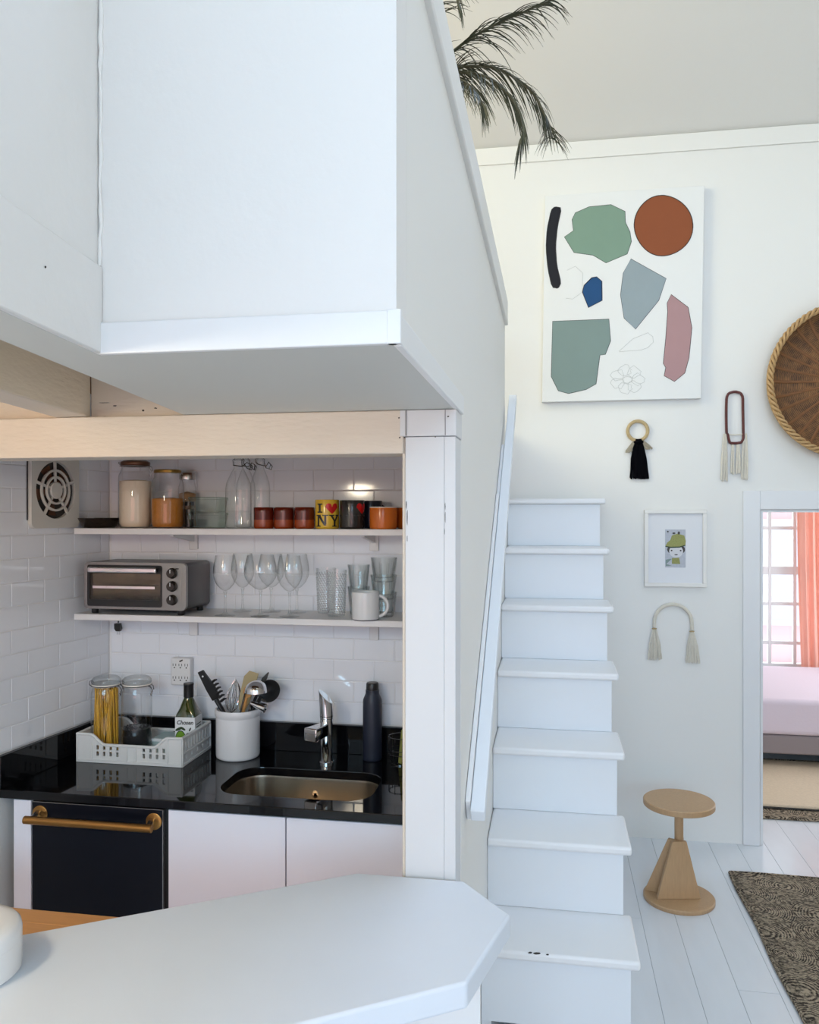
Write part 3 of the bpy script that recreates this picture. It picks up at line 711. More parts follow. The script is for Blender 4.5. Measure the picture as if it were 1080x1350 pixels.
for k in range(5):
    a = R(50 + 72*k); c_, s__ = math.cos(a), math.sin(a)
    MB().add([(.02*c_, -.004, .02*s__ + .004), (.088*c_ - .02*s__, -.004, .088*s__ + .02*c_ + .004), (.088*c_ + .025*s__, -.0085, .088*s__ - .025*c_ + .004), (.03*c_ + .01*s__, -.0085, .03*s__ - .01*c_ + .004)], [(0, 1, 2, 3)]).build('blade', M['browncopper'], vf, fix=False)
MB().tube([(-.125, -.003, -.10), (-.125, -.003, .10)], .0022, 6).build('pull_cord', M['black'], vf)
# outlet adapter
pc = PX(238.5, 885.5, y=YB - .03)
oa = thing('outlet_adapter', 'white six-way plug adapter on the tiled wall above the crate', 'outlet', (pc.x, YB - .0005, pc.z))
MB().box(-.040, .040, -.034, 0, -.052, .052).build('body', M['outlet'], oa, .006, seg=3)
for r_ in (.022, -.026):
    for c_ in (-.024, 0, .024):
        sl = MB().box(c_ - .0065, c_ - .0045, -.0348, -.034, r_, r_ + .009).box(c_ + .0045, c_ + .0065, -.0348, -.034, r_, r_ + .009)
        sl.lathe([(0, 0), (.0028, 0), (.0028, .0008), (0, .0008)], 10, m=Matrix.Translation((c_, -.034, r_ - .006)) @ Matrix.Rotation(R(90), 4, 'X'))
        sl.build('socket', M['black'], oa)
MB().obox(Matrix.Translation((.003, -.0345, .042)) @ Matrix.Rotation(R(-25), 4, 'Y'), .014, .002, .005).build('indicator', M['black'], oa)

# ==================================================================== THINGS ON THE SHELVES
def place(u, z, y): p = PX(u, 700, y=y); return (p.x, p.y, z)
def mpp(u, y): p = PX(u, 700, y=y); return depth(p.x, p.y) / FPX
def clip_wires(parent, r, zl, side, mt):
    """wire bail closure of a clip-top jar"""
    hinge = MB(); n = 24
    hinge.tube([((r + .002)*math.cos(2*PI*k/n), (r + .002)*math.sin(2*PI*k/n), zl) for k in range(n)], .0014, 6, closed=True)
    hinge.tube([(-r*.6, -r*.8, zl), (-r*.75, -r*.95, zl + .008), (-r*1.06, -r*.4, zl + .014), (-r*1.10, 0, zl + .012), (-r*1.08, r*.3, zl)], .0014, 6)
    s = side
    hinge.tube([(s*r*1.0, -r*.25, zl), (s*r*1.16, -r*.2, zl - .004), (s*r*1.2, 0, zl - .018), (s*r*1.1, 0, zl - .04), (s*r*1.04, .0, zl - .03)], .0016, 6)
    hinge.tube([(s*r*1.0, r*.25, zl), (s*r*1.16, r*.2, zl - .004), (s*r*1.2, .01, zl - .018)], .0016, 6)
    return hinge.build('wire_clip', mt, parent)
def clip_jar(name, label, cat, loc, r, h, fill, fmat, lidmat, group=None, side=1, fill_r=.93, rz=0):
    t = thing(name, label, cat, loc, rz, group)
    MB().lathe([(0, 0), (r*.86, 0), (r*.97, .006), (r, .02), (r, h*.70), (r*.97, h*.77), (r*.84, h*.84), (r*.80, h*.87), (r*.80, h*.90)], 36).build('jar_body', M['glass'], t, ang=50)
    if fill: MB().lathe([(0, .004), (r*.85*fill_r, .004), (r*fill_r, .02), (r*fill_r, h*fill*.98), (r*fill_r*.6, h*fill), (0, h*fill)], 30).build('contents', fmat, t)
    MB().lathe([(r*.70, h*.90), (r*.86, h*.902), (r*.87, h*.915), (r*.86, h*.925)], 32).build('gasket', lidmat, t)
    MB().lathe([(0, h*.927), (r*.86, h*.927), (r*.88, h*.94), (r*.86, h*.965), (r*.7, h*.985), (r*.55, h*.99), (r*.5, h*.982), (0, h*.982)], 32).build('lid', M['glassthick'] if lidmat is M['wire'] else lidmat, t, ang=50)
    clip_wires(t, r*.86, h*.905, side, M['wire'])
    return t
Y1 = 2.80
t = thing('serving_dish', 'shallow black glazed dish at the left end of the upper shelf', 'dish', place(131, ZS1, 2.80))
MB().lathe([(0, 0), (.055, 0), (.062, .006), (.078, .032), (.080, .036), (.077, .036), (.060, .010), (0, .008)], 40).build('bowl', M['blackgloss'], t)
MB().lathe([(.040, -.0), (.046, 0), (.046, .0005), (.04, .0005)], 30).build('foot_ring', M['black'], t)
clip_jar('clip_top_jar', 'large clip-top jar filled with white flour on the upper shelf', 'jar', place(178.5, ZS1, Y1), .0605, .250, .70, M['flour'], M['browncopper'])
t = thing('storage_jar', 'glass jar with brass lid half full of amber grain', 'jar', place(221, ZS1, Y1))
r_, h_ = .0595, .212
MB().lathe([(0, 0), (r_*.9, 0), (r_*.98, .006), (r_, .02), (r_, h_*.66), (r_*.96, h_*.78), (r_*.8, h_*.87), (r_*.77, h_*.94)], 36).build('jar_body', M['glass'], t, ang=50)
MB().lathe([(0, .004), (r_*.86, .004), (r_*.93, .018), (r_*.93, h_*.5), (r_*.4, h_*.52), (0, h_*.515)], 30).build('contents', M['grain'], t)
MB().lathe([(0, h_*.955), (r_*.80, h_*.945), (r_*.82, h_*.95), (r_*.82, h_*.985), (r_*.78, h_), (r_*.2, h_*1.0), (0, h_*.995)], 36).build('lid', M['brass'], t)
t = thing('spice_jar', 'small jar with steel lid standing behind the amber grain jar', 'jar', place(247, ZS1, 2.905))
r_, h_ = .034, .205
MB().lathe([(0, 0), (r_*.9, 0), (r_, .008), (r_, h_*.72), (r_*.8, h_*.84), (r_*.78, h_*.88)], 28).build('jar_body', M['glass'], t, ang=50)
MB().lathe([(0, .004), (r_*.9, .004), (r_*.92, h_*.62), (0, h_*.66)], 24).build('contents', M['spice'], t)
MB().lathe([(0, h_*.88), (r_*.86, h_*.88), (r_*.88, h_*.9), (r_*.88, h_*.98), (r_*.82, h_), (0, h_)], 28).build('lid', M['steel'], t)
t = thing('spice_jar', 'tiny dark jar in front of the pale glass food containers', 'jar', place(250, ZS1, 2.825))
MB().lathe([(0, 0), (.017, 0), (.019, .004), (.019, .07), (.015, .08)], 24).build('jar_body', M['glass'], t)
MB().lathe([(0, .003), (.0165, .003), (.0165, .068), (0, .068)], 20).build('contents', M['charcoal'], t)
MB().lathe([(0, .081), (.0175, .081), (.0175, .096), (0, .097)], 24).build('lid', M['black'], t)
def food_box(loc, label, hx, hy, h):
    t = thing('food_container', label, 'container', loc, 0, 'glass food containers on the upper shelf')
    lp = [[(p[0], p[1], z) for p in rr_loop(hx*k, hy*k, .018*k, 5)] for k, z in ((.86, 0), (.9, .004), (1, h*.82))]
    MB().loops(lp, True, False).build('box', M['glassgreen'], t, ang=50)
    lp = [[(p[0], p[1], z) for p in rr_loop(hx*k, hy*k, .018*k, 5)] for k, z in ((1.02, h*.825), (1.04, h*.84), (1.04, h*.96), (1.0, h*.995))]
    MB().loops(lp).build('lid', M['glassgreen'], t, ang=50)
p = place(274, ZS1, 2.83)
food_box(p, 'lower pale green glass food container of the stack of two', .062, .05, .056)
food_box((p[0] + .002, p[1], p[2] + .0565), 'upper pale green glass food container of the stack of two', .060, .049, .056)
# swing-top bottles
def swing_bottle(loc, label, r, h):
    t = thing('swing_top_bottle', label, 'bottle', loc, 0, 'clear swing-top bottles')
    MB().lathe([(0, .003), (r*.8, 0), (r*.97, .005), (r, .015), (r, h*.56), (r*.93, h*.66), (r*.6, h*.80), (r*.36, h*.88), (r*.33, h*.96), (r*.37, h*.965), (r*.37, h*.985)], 32).build('bottle_body', M['glass'], t, ang=50)
    MB().lathe([(0, h*.986), (r*.33, h*.986), (r*.36, h), (r*.2, h*1.025), (0, h*1.03)], 20).build('stopper', M['glassthick'], t)
    b = MB(); q = r*.42
    b.tube([(-q, 0, h*.95), (-q*1.1, 0, h*1.0), (-q*.4, 0, h*1.04), (q*.4, 0, h*1.04), (q*1.1, 0, h*1.0), (q, 0, h*.95)], .0014, 6)
    b.tube([(-q, 0, h*.95), (-q*.6, -q, h*.92), (q*1.2, -q*1.2, h*.90), (q*1.9, -q*.8, h*.96), (q*2.5, -q*.3, h*.93), (q*2.2, 0, h*.86), (q*1.5, q*.4, h*.88), (q, 0, h*.95)], .0019, 6)
    b.tube([(q*2.3, -q*.2, h*.94), (q*2.9, -q*.4, h*.90), (q*2.6, -q*.4, h*.85), (q*2.0, -q*.2, h*.87)], .0017, 6)
    b.build('wire_bail', M['darkchrome'], t)
    return t
s1 = swing_bottle(place(314.5, ZS1, 2.77), 'front swing-top bottle of the three, left of the amber tumblers', .0465, .243)
s2 = swing_bottle(place(324, ZS1, 2.905), 'slimmer swing-top bottle directly behind the front one', .036, .250)
dup(s2, place(343, ZS1, 2.85), .6, 'slim swing-top bottle behind the first amber tumbler')
# amber tumblers
def tumbler(loc, label):
    t = thing('glazed_tumbler', label, 'tumbler', loc, 0, 'amber glazed tumblers')
    r = .0355
    MB().lathe([(0, 0), (r*.9, 0), (r*.97, .003), (r, .008), (r*.985, .031)], 32).build('lower_glaze', M['amberlow'], t, ang=50)
    MB().lathe([(r*.985, .031), (r*.99, .034), (r, .060), (r*1.0, .073), (r*.95, .0745), (r*.9, .073), (r*.88, .012), (0, .01)], 32).build('upper_glaze', M['amber'], t, ang=50)
    return t
t1 = tumbler(place(348, ZS1, 2.755), 'amber brown glazed tumbler in front of the clear bottles')
dup(t1, place(374.5, ZS1, 2.755), 0, 'middle one of the three amber brown glazed tumblers')
dup(t1, place(401.5, ZS1, 2.755), 0, 'amber brown glazed tumbler next to the yellow mug')
# printed mugs
def wrapq(mb, r, quad, n=6):
    """quad: 4 points (s, z) with s = arc length on the cylinder front (-y), mapped with n columns"""
    a, b, c, d = quad
    L = lambda p, q, f: (p[0] + (q[0]-p[0])*f, p[1] + (q[1]-p[1])*f)
    for i in range(n):
        for k in range(n):
            f0, f1, g0, g1 = i/n, (i+1)/n, k/n, (k+1)/n
            pts = [L(L(a, b, f), L(d, c, f), g) for f, g in ((f0, g0), (f1, g0), (f1, g1), (f0, g1))]
            mb.add([(r*math.sin(s/r), -r*math.cos(s/r), z) for s, z in pts], [(0, 1, 2, 3)])
def ny_print(t, r, z0, hh, off, mprint):
    R_ = r + .0005; k = hh
    def rect(mb, x0, x1, y0, y1): wrapq(mb, R_, [(off + x0*k, z0 + y0*k), (off + x1*k, z0 + y0*k), (off + x1*k, z0 + y1*k), (off + x0*k, z0 + y1*k)])
    def quad(mb, *p): wrapq(mb, R_, [(off + x*k, z0 + y*k) for x, y in p])
    I = MB(); rect(I, -.36, -.26, .58, .92); rect(I, -.43, -.19, .87, .92); rect(I, -.43, -.19, .56, .61); I.build('letter_i', mprint, t, fix=False)
    N = MB(); rect(N, -.42, -.33, .04, .44); rect(N, -.12, -.03, .10, .48); quad(N, (-.40, .46), (-.28, .46), (-.03, .06), (-.12, .06))
    rect(N, -.50, -.26, .44, .48); rect(N, -.50, -.26, .02, .06); rect(N, -.20, .05, .44, .48); N.build('letter_n', mprint, t, fix=False)
    Y = MB(); rect(Y, .27, .36, .05, .26); quad(Y, (.12, .46), (.22, .46), (.36, .22), (.28, .22)); quad(Y, (.42, .46), (.51, .46), (.36, .22), (.28, .22))
    rect(Y, .08, .30, .44, .48); rect(Y, .36, .57, .44, .48); rect(Y, .20, .43, .02, .06); Y.build('letter_y', mprint, t, fix=False)
    Hh = MB(); n = 16; cx = .20; hwid = .27
    top_ = lambda q: .78 + .15*math.sqrt(max(0, 1 - ((abs(q) - .5)/.5)**2)); bot_ = lambda q: .52 + .26*abs(q)**1.25
    for i in range(n):
        q0, q1 = -1 + 2*i/n, -1 + 2*(i+1)/n
        wrapq(Hh, R_, [(off + (cx + q0*hwid)*k, z0 + bot_(q0)*k), (off + (cx + q1*hwid)*k, z0 + bot_(q1)*k), (off + (cx + q1*hwid)*k, z0 + top_(q1)*k), (off + (cx + q0*hwid)*k, z0 + top_(q0)*k)], 1)
    Hh.build('heart_print', M['heart'], t, fix=False)
def mug(loc, label, r, h, m, rz=0, rim=None, handle_ang=90, group=None, hs=1.0, foot=None):
    t = thing('mug', label, 'mug', loc, rz, group)
    MB().lathe([(0, .002), (r*.9, 0), (r*.98, .003), (r, .008), (r, h - .003), (r*.985, h), (r*.94, h), (r*.92, h*.95), (r*.92, .006), (0, .005)], 40).build('cup', m, t, ang=45)
    a = R(handle_ang); dx, dy = math.cos(a), math.sin(a)
    pts = []
    for k in range(13):
        b = R(-78 + 156*k/12); rad_ = h*.33*hs
        q = r*.97 + rad_*1.05*math.cos(b) - rad_*.18; pts.append((dx*q, dy*q, h*.5 + rad_*math.sin(b)))
    MB().tube(pts, .0048*hs, 10).build('handle', m, t)
    if rim: MB().tube([(r*.968*math.cos(2*PI*k/40), r*.968*math.sin(2*PI*k/40), h) for k in range(40)], r*.045, 6, closed=True).build('rim', rim, t)
    if foot: MB().tube([(r*.96*math.cos(2*PI*k/40), r*.96*math.sin(2*PI*k/40), .0022) for k in range(40)], .0018, 6, closed=True).build('foot_line', foot, t)
    return t
mr, mh = .0415, .1005
pm = place(431.5, ZS1, 2.755); ym = mug(pm, 'yellow mug printed with I heart NY on the upper shelf', mr, mh, M['yellow'], rz=R(15), handle_ang=60)
ny_print(ym, mr, .006, .088, 0.0, M['print'])
pm = place(464.5, ZS1, 2.76); bmug = mug(pm, 'dark charcoal mug printed with I heart NY beside the yellow one', mr*1.04, mh*.98, M['charcoal'], rz=R(33), handle_ang=60)
ny_print(bmug, mr*1.04, .006, .088, .006, M['print'])
mug(place(489, ZS1, 2.86), 'dark blue mug behind the orange enamel mug', .040, .098, M['darkblue'], handle_ang=40)
mug(place(505.5, ZS1, 2.745), 'orange enamel mug with a cream rim near the post', .047, .074, M['orange'], rim=M['cream'], handle_ang=100)
mug(place(540, ZS1, 2.82), 'second orange enamel mug, half hidden by the post', .044, .074, M['orange'], rim=M['cream'], handle_ang=100)

# ---- lower shelf: toaster oven
pf0 = PX(111, 800, y=2.715); pf1 = PX(247, 800, y=2.715)
tw = (pf1.x - pf0.x); td = .20; th = .168; z0t = .018
to = thing('toaster_oven', 'black and stainless toaster oven with three knobs on the lower shelf', 'toaster oven', ((pf0.x + pf1.x)/2, 2.712, ZS2), R(-1.5))
hwid = tw/2
# shell: open-fronted box
sh = MB()
def rbox(x0, x1, z0_, z1_, r_, n=5):
    pts = []
    for cx_, cz_, a0_ in ((x1-r_, z1_-r_, 0), (x0+r_, z1_-r_, 90), (x0+r_, z0_+r_, 180), (x1-r_, z0_+r_, 270)):
        for k in range(n+1):
            a = R(a0_ + 90*k/n); pts.append((cx_ + r_*math.cos(a), cz_ + r_*math.sin(a)))
    return pts
o_ = rbox(-hwid, hwid, z0t, z0t + th, .016); i_ = rbox(-hwid + .012, hwid - .012, z0t + .012, z0t + th - .012, .012)
sh.loops([[(p[0], .012, p[1]) for p in o_], [(p[0], td - .01, p[1]) for p in o_], [(p[0]*.97, td, p[1]*.985 + .002) for p in o_]], False, True)
sh.build('shell', M['black'], to, .001)
sw = .088                                           # control panel width
dx1 = hwid - sw
fb = MB()
win = rbox(-hwid + .012, dx1 - .002, z0t + .010, z0t + th - .010, .008)
bm = slab_with_hole(o_, [(p[0], p[1]) for p in win], 0, .016)
for v_ in bm.verts: v_.co = Vector((v_.co.x, .012 - v_.co.z, v_.co.y))
bmesh.ops.recalc_face_normals(bm, faces=bm.faces)
me = bpy.data.meshes.new('front_frame'); bm.to_mesh(me); bm.free(); me.materials.append(M['ovensteel'])
o = bpy.data.objects.new('front_frame', me); C.objects.link(o); o.parent = to
b = o.modifiers.new('bevel', 'BEVEL'); b.width = .003; b.segments = 2; b.limit_method = 'ANGLE'; b.angle_limit = R(50)
bm = slab_with_hole([(p[0], p[1]) for p in win], rbox(-hwid + .022, dx1 - .010, z0t + .034, z0t + th - .040, .004), 0, .007)
for v_ in bm.verts: v_.co = Vector((v_.co.x, .004 - v_.co.z, v_.co.y))
bmesh.ops.recalc_face_normals(bm, faces=bm.faces)
me = bpy.data.meshes.new('door_frame'); bm.to_mesh(me); bm.free(); me.materials.append(M['black'])
dof = bpy.data.objects.new('door', me); C.objects.link(dof); dof.parent = to
MB().box(-hwid + .021, dx1 - .009, .0005, .0025, z0t + .033, z0t + th - .039).build('door_glass', M['ovenglass'], dof)
hy = -.022; zz = z0t + th - .026
MB().loops([[(x_, hy - q, zz + zz_ + .006*(1 - (x_/.15)**2)*0) for (q, zz_) in ((0, -.011), (.008, -.008), (.008, .008), (0, .011))] for x_ in (-hwid + .030, -hwid + .036, dx1 - .020, dx1 - .014)]).build('door_handle', M['chrome'], dof, .003)
for x_ in (-hwid + .042, dx1 - .026): MB().box(x_ - .006, x_ + .006, hy, -.002, zz - .006, zz + .006).build('handle_post', M['black'], dof)
MB().box(-hwid + .035, dx1 - .030, -.0042, -.0032, z0t + .074, z0t + .083).build('glass_trim', M['chrome'], dof)
# inside
it = MB().box(-hwid + .014, dx1, .03, td - .012, z0t + .012, z0t + .0135).box(-hwid + .014, dx1, td - .014, td - .012, z0t + .014, z0t + th - .014).box(dx1 - .001, dx1, .03, td - .014, z0t + .014, z0t + th - .014).box(-hwid + .014, -hwid + .0155, .03, td - .014, z0t + .014, z0t + th - .014)
it.build('oven_cavity', M['steel'], to)
rk = MB()
for k in range(9): rk.tube([(-hwid + .018 + (dx1 + hwid - .022)*k/8, .03, z0t + .07), (-hwid + .018 + (dx1 + hwid - .022)*k/8, td - .018, z0t + .07)], .0015, 6)
for y_ in (.03, td - .018): rk.tube([(-hwid + .016, y_, z0t + .07), (dx1 - .003, y_, z0t + .07)], .002, 6)
rk.build('rack', M['chrome'], to)
tr = MB(); n = 40; vs_ = []; fs_ = []
for j in range(6):
    for k in range(n): vs_.append((-hwid + .02 + (dx1 + hwid - .028)*k/(n-1), .035 + .12*j/5, z0t + .03 + random.uniform(-.004, .006)))
for j in range(5):
    for k in range(n-1): fs_.append((j*n+k, j*n+k+1, (j+1)*n+k+1, (j+1)*n+k))
tr.add(vs_, fs_).build('foil_tray', M['chrome'], to, ang=10, fix=False)
MB().add(*(lambda b: (b.v, b.f))(MB().prism_y(rbox(dx1 + .004, hwid - .016, z0t + .014, z0t + th - .014, .006), -.0052, -.0035))).build('control_panel', M['ovensteel'], to)
for k, zk in enumerate((.137, .091, .043)):
    kb = MB().lathe([(0, 0), (.019, 0), (.019, .004), (.0165, .006), (.0155, .016), (.014, .018), (0, .018)], 28, m=Matrix.Translation((dx1 + .038, -.0055, z0t + zk - .005)) @ Matrix.Rotation(R(90), 4, 'X')).build('knob', M['blackgloss'], to)
    MB().box(dx1 + .0368, dx1 + .0392, -.0243, -.0236, z0t + zk - .004, z0t + zk + .009).build('pointer', M['enamel'], kb)
MB().box(dx1 + .05, dx1 + .062, -.006, -.0052, z0t + th - .022, z0t + th - .018).build('indicator_light', M['black'], to)
for x_ in (-hwid + .03, hwid - .03):
    for y_ in (.02, td - .03): MB().lathe([(0, 0), (.011, 0), (.0125, .003), (.0125, z0t + .002), (0, z0t + .002)], 16, c=(x_, y_, 0)).build('foot', M['black'], to)
# its cord comes round the left end and the plug hangs below the shelf
plg = PX(154, 825, y=2.90)
lx, ly, lz = plg.x - to.location.x, .182, plg.z - ZS2
cd_ = MB().tube([(hwid - .03, td - .002, .08), (hwid - .02, td + .016, .10), (hwid - .05, td + .02, .03), (0, td + .022, .012), (-.06, td + .025, .006), (lx, td + .0295, .004)], .0028, 8).build('power_cord', M['black'], to)
pd = -.030
pb = MB().tube([(lx, td + .028, .004), (lx, td + .030, -.024), (lx, ly + .006, -.040), (lx + .002, ly, -.058)], .0028, 8)
pb.loops([[(lx - .011, ly - .008, -.030 + pd), (lx + .011, ly - .008, -.030 + pd), (lx + .011, ly + .008, -.030 + pd), (lx - .011, ly + .008, -.030 + pd)], [(lx - .010, ly - .009, -.050 + pd), (lx + .015, ly - .009, -.050 + pd), (lx + .015, ly + .009, -.050 + pd), (lx - .010, ly + .009, -.050 + pd)], [(lx - .005, ly - .006, -.060 + pd), (lx + .011, ly - .006, -.060 + pd), (lx + .011, ly + .006, -.060 + pd), (lx - .005, ly + .006, -.060 + pd)]])
plo = pb.build('plug', M['black'], to, .002)
MB().box(lx - .003, lx - .001, ly - .003, ly + .003, -.073 + pd, -.060 + pd).box(lx + .006, lx + .008, ly - .003, ly + .003, -.073 + pd, -.060 + pd).build('prong', M['chrome'], plo)

# ---- wine glasses
def wine_glass(loc, label, rb, h, hb, wide=1.0):
    t = thing('wine_glass', label, 'wine glass', loc, 0, 'wine glasses on the lower shelf')
    zb = h - hb
    MB().lathe([(0, .0), (.034, 0), (.036, .0015), (.030, .003), (.012, .006), (.006, .012)], 32).build('foot', M['glassfoot'], t, ang=60)
    MB().lathe_open([(.0052, .012), (.0036, .03), (.0033, zb*.6), (.0042, zb - .008), (.007, zb)], 14).build('stem', M['glassthick'], t, ang=60)
    MB().lathe_open([(.001, zb + .001), (rb*.35, zb + hb*.06), (rb*.72, zb + hb*.20), (rb*.94, zb + hb*.36), (rb, zb + hb*.50), (rb*.97, zb + hb*.68), (rb*.86, zb + hb*.88), (rb*.80, zb + hb), (rb*.785, zb + hb), (rb*.85, zb + hb*.87), (rb*.955, zb + hb*.68), (rb*.985, zb + hb*.5)], 36).build('bowl', M['glass'], t, ang=60)
    return t
Yg = 2.745
wine_glass(place(297, ZS2, Yg), 'slim wine glass nearest the toaster oven, front row', .0430, .213, .128)
wine_glass(place(320, ZS2, 2.87), 'wine glass in the back row behind the slim one by the toaster oven', .043, .213, .128)
wine_glass(place(343.5, ZS2, Yg + .005), 'wide-bowled wine glass in the middle of the front row', .058, .215, .125)
wine_glass(place(357.5, ZS2, 2.875), 'wine glass in the back row behind the wide-bowled one', .048, .212, .125)
wine_glass(place(382, ZS2, Yg + .01), 'right wine glass of the front row, before the tumblers', .0450, .213, .128)
wine_glass(place(391.5, ZS2, 2.87), 'rightmost wine glass of the back row', .045, .213, .128)
# textured and stacked tumblers
def dot_tumbler(loc, label, r, h):
    t = thing('glass_tumbler', label, 'tumbler', loc, 0, 'hobnail glass tumblers')
    MB().lathe([(0, .002), (r*.8, 0), (r*.84, .004), (r, h), (r*.94, h), (r*.8, .012), (0, .010)], 36).build('wall', M['glass'], t, ang=50)
    d = MB(); rows = 17
    for j in range(rows):
        z = .012 + (h - .03)*j/(rows - 1); rr_ = r*.84 + (r*.16)*z/h
        for k in range(22):
            a = 2*PI*(k + .5*(j % 2))/22; c = Vector((math.cos(a), math.sin(a), 0)); s = Vector((-c.y, c.x, 0)); p = c*rr_ + Vector((0, 0, z)); e = .0034
            d.add([p + s*e, p + Vector((0, 0, e)), p - s*e, p - Vector((0, 0, e)), p + c*.0022], [(0, 1, 4), (1, 2, 4), (2, 3, 4), (3, 0, 4)])
    o = d.build('hobnails', M['glassdot'], t, ang=10, fix=False); o['kind'] = 'stuff'
    return t
a_ = dot_tumbler(place(443.5, ZS2, 2.80), 'hobnail-patterned clear tumbler between wine glasses and white mug', .0365, .162)
dup(a_, place(430, ZS2, 2.885), .3, 'hobnail-patterned clear tumbler standing behind the other one')
def plain_tumbler(loc, label, r, h, group, facet=10):
    t = thing('glass_tumbler', label, 'tumbler', loc, .2, group)
    MB().lathe([(0, .003), (r*.70, 0), (r*.74, .003), (r*.86, h*.5), (r, h), (r*.96, h), (r*.80, h*.5), (r*.66, .014), (0, .012)], facet*3).build('wall', M['glassthick'], t, ang=8)
    fl_ = MB()
    for k in range(facet):
        a = 2*PI*k/facet; c = Vector((math.cos(a), math.sin(a), 0))
        fl_.tube([c*(r*.745) + Vector((0, 0, .006)), c*(r*.865) + Vector((0, 0, h*.5)), c*(r*.95) + Vector((0, 0, h*.78))], .0016, 5)
    fl_.build('fluting', M['glassthick'], t)
    return t
p = place(473, ZS2, 2.855)
g1 = plain_tumbler(p, 'lower fluted tumbler of the stack behind the white mug', .040, .10, 'stacked fluted tumblers')
dup(g1, (p[0], p[1], p[2] + .078), .5, 'upper fluted tumbler of the stack behind the white mug')
p = place(506, ZS2, 2.82)
g2 = plain_tumbler(p, 'bottom tumbler of the three-high stack beside the post', .047, .085, 'three-high tumbler stack')
dup(g2, (p[0], p[1], p[2] + .0605), .4, 'middle tumbler of the three-high stack beside the post')
dup(g2, (p[0] + .001, p[1], p[2] + .1215), .9, 'top tumbler of the three-high stack beside the post')
wm = mug(place(482, ZS2, 2.722), 'white enamel mug at the front of the lower shelf', .0465, .094, M['enamel'], rz=0, handle_ang=8, hs=1.15, foot=M['rimblue'], rim=M['enamel'])

# ==================================================================== THINGS ON THE COUNTER
# crate
c00 = PX(101, 1004, z=ZK); c10 = PX(240, 1012, z=ZK); c11 = PX(281, 986, z=ZK)
cw = (c10 - c00).length; ca = math.atan2(c10.y - c00.y, c10.x - c00.x); cdp = .24; ch = .098
cr = thing('plastic_crate', 'white plastic crate with slotted sides and a dipped front on the counter', 'crate', (c00.x, c00.y, ZK + .0005), ca)
T = .007
def slotted(parent, name, W_, Hf, slots, tf):
    """panel in (s, z) with rectangular slots; tf maps (s, t, z)"""
    xs = sorted({0, W_} | {a for s in slots for a in (s[0], s[1])}); zs = sorted({0.0} | {a for s in slots for a in (s[2], s[3])})
    b = MB()
    def hole(x, z): return any(s[0] < x < s[1] and s[2] < z < s[3] for s in slots)
    fine = []
    for i in range(len(xs) - 1):
        n = max(1, int((xs[i+1] - xs[i])/.012))
        fine += [xs[i] + (xs[i+1] - xs[i])*k/n for k in range(n)]
    fine.append(xs[-1])
    for i in range(len(fine) - 1):
        x0, x1 = fine[i], fine[i+1]; xm = (x0 + x1)/2
        rows = [z for z in zs] 
        for j in range(len(rows)):
            za0 = za1 = rows[j]
            if j + 1 < len(rows): zb0 = zb1 = rows[j+1]
            else: zb0, zb1 = Hf(x0), Hf(x1)
            if hole(xm, (za0 + min(zb0, zb1))/2): continue
            b.add([tf(x0, 0, za0), tf(x1, 0, za1), tf(x1, T, za1), tf(x0, T, za0), tf(x0, 0, zb0), tf(x1, 0, zb1), tf(x1, T, zb1), tf(x0, T, zb0)],
                  [(3,2,1,0),(4,5,6,7),(0,1,5,4),(1,2,6,5),(2,3,7,6),(3,0,4,7)])
    return b.build(name, M['crate'], parent)
def dip(W_):
    def f(x):
        a, b_ = W_*.13, W_*.27
        lo, hi = ch*.64, ch
        d = min(x, W_ - x)
        if d < a: return hi
        if d > b_: return lo
        q = (d - a)/(b_ - a); q = q*q*(3 - 2*q); return hi + (lo - hi)*q
    return f
fs1 = []
for cx0 in (.19, .63):
    for k in range(4):
        for z_ in (.024, .046): fs1.append((cw*(cx0 - .0) + k*cw*.063, cw*cx0 + k*cw*.063 + .0095, z_, z_ + .016))
slotted(cr, 'front_panel', cw, dip(cw), fs1, lambda s, t, z: (s, t, z))
slotted(cr, 'back_panel', cw, dip(cw), fs1, lambda s, t, z: (s, cdp - t, z))
ss = [(.014 + k*.0235, .014 + k*.0235 + .011, .052, .086) for k in range(9)] + [(.02 + k*.045, .032 + k*.045, .022, .036) for k in range(5)]
slotted(cr, 'side_panel', cdp - 2*T, lambda x: ch, ss, lambda s, t, z: (cw - t, s + T, z))
slotted(cr, 'side_panel', cdp - 2*T, lambda x: ch, ss, lambda s, t, z: (t, s + T, z))
MB().box(.004, cw - .004, .004, cdp - .004, 0, .006).build('bottom', M['crate'], cr)
rim = MB()
f_ = dip(cw); n = 40
for yy in (0, cdp):
    rim.tube([(cw*k/n, yy + (.003 if yy == 0 else -.003), f_(cw*k/n)) for k in range(n + 1)], .0058, 8)
for xx in (.003, cw - .003): rim.tube([(xx, 0, ch), (xx, cdp, ch)], .0058, 8)
rim.build('rim', M['crate'], cr)
rb = MB()
for xx in (.0, cw*.14, cw*.475, cw*.56, cw*.86, cw - .006): rb.box(xx, xx + .006, -.0035, .001, .004, min(f_(xx), f_(xx + .006)) - .004)
rb.box(0, cw, -.0035, .001, 0, .010)
for yy in (0, cdp - .006): rb.box(cw - .001, cw + .0035, yy, yy + .006, .004, ch - .004)
rb.box(cw - .001, cw + .0035, 0, cdp, 0, .010); rb.box(cw - .001, cw + .003, 0, cdp, .040, .047)
rb.build('ribs', M['crate'], cr, .001)
def in_crate(s, t): 
    return (c00.x + s*math.cos(ca) - t*math.sin(ca), c00.y + s*math.sin(ca) + t*math.cos(ca), ZK + .0068)
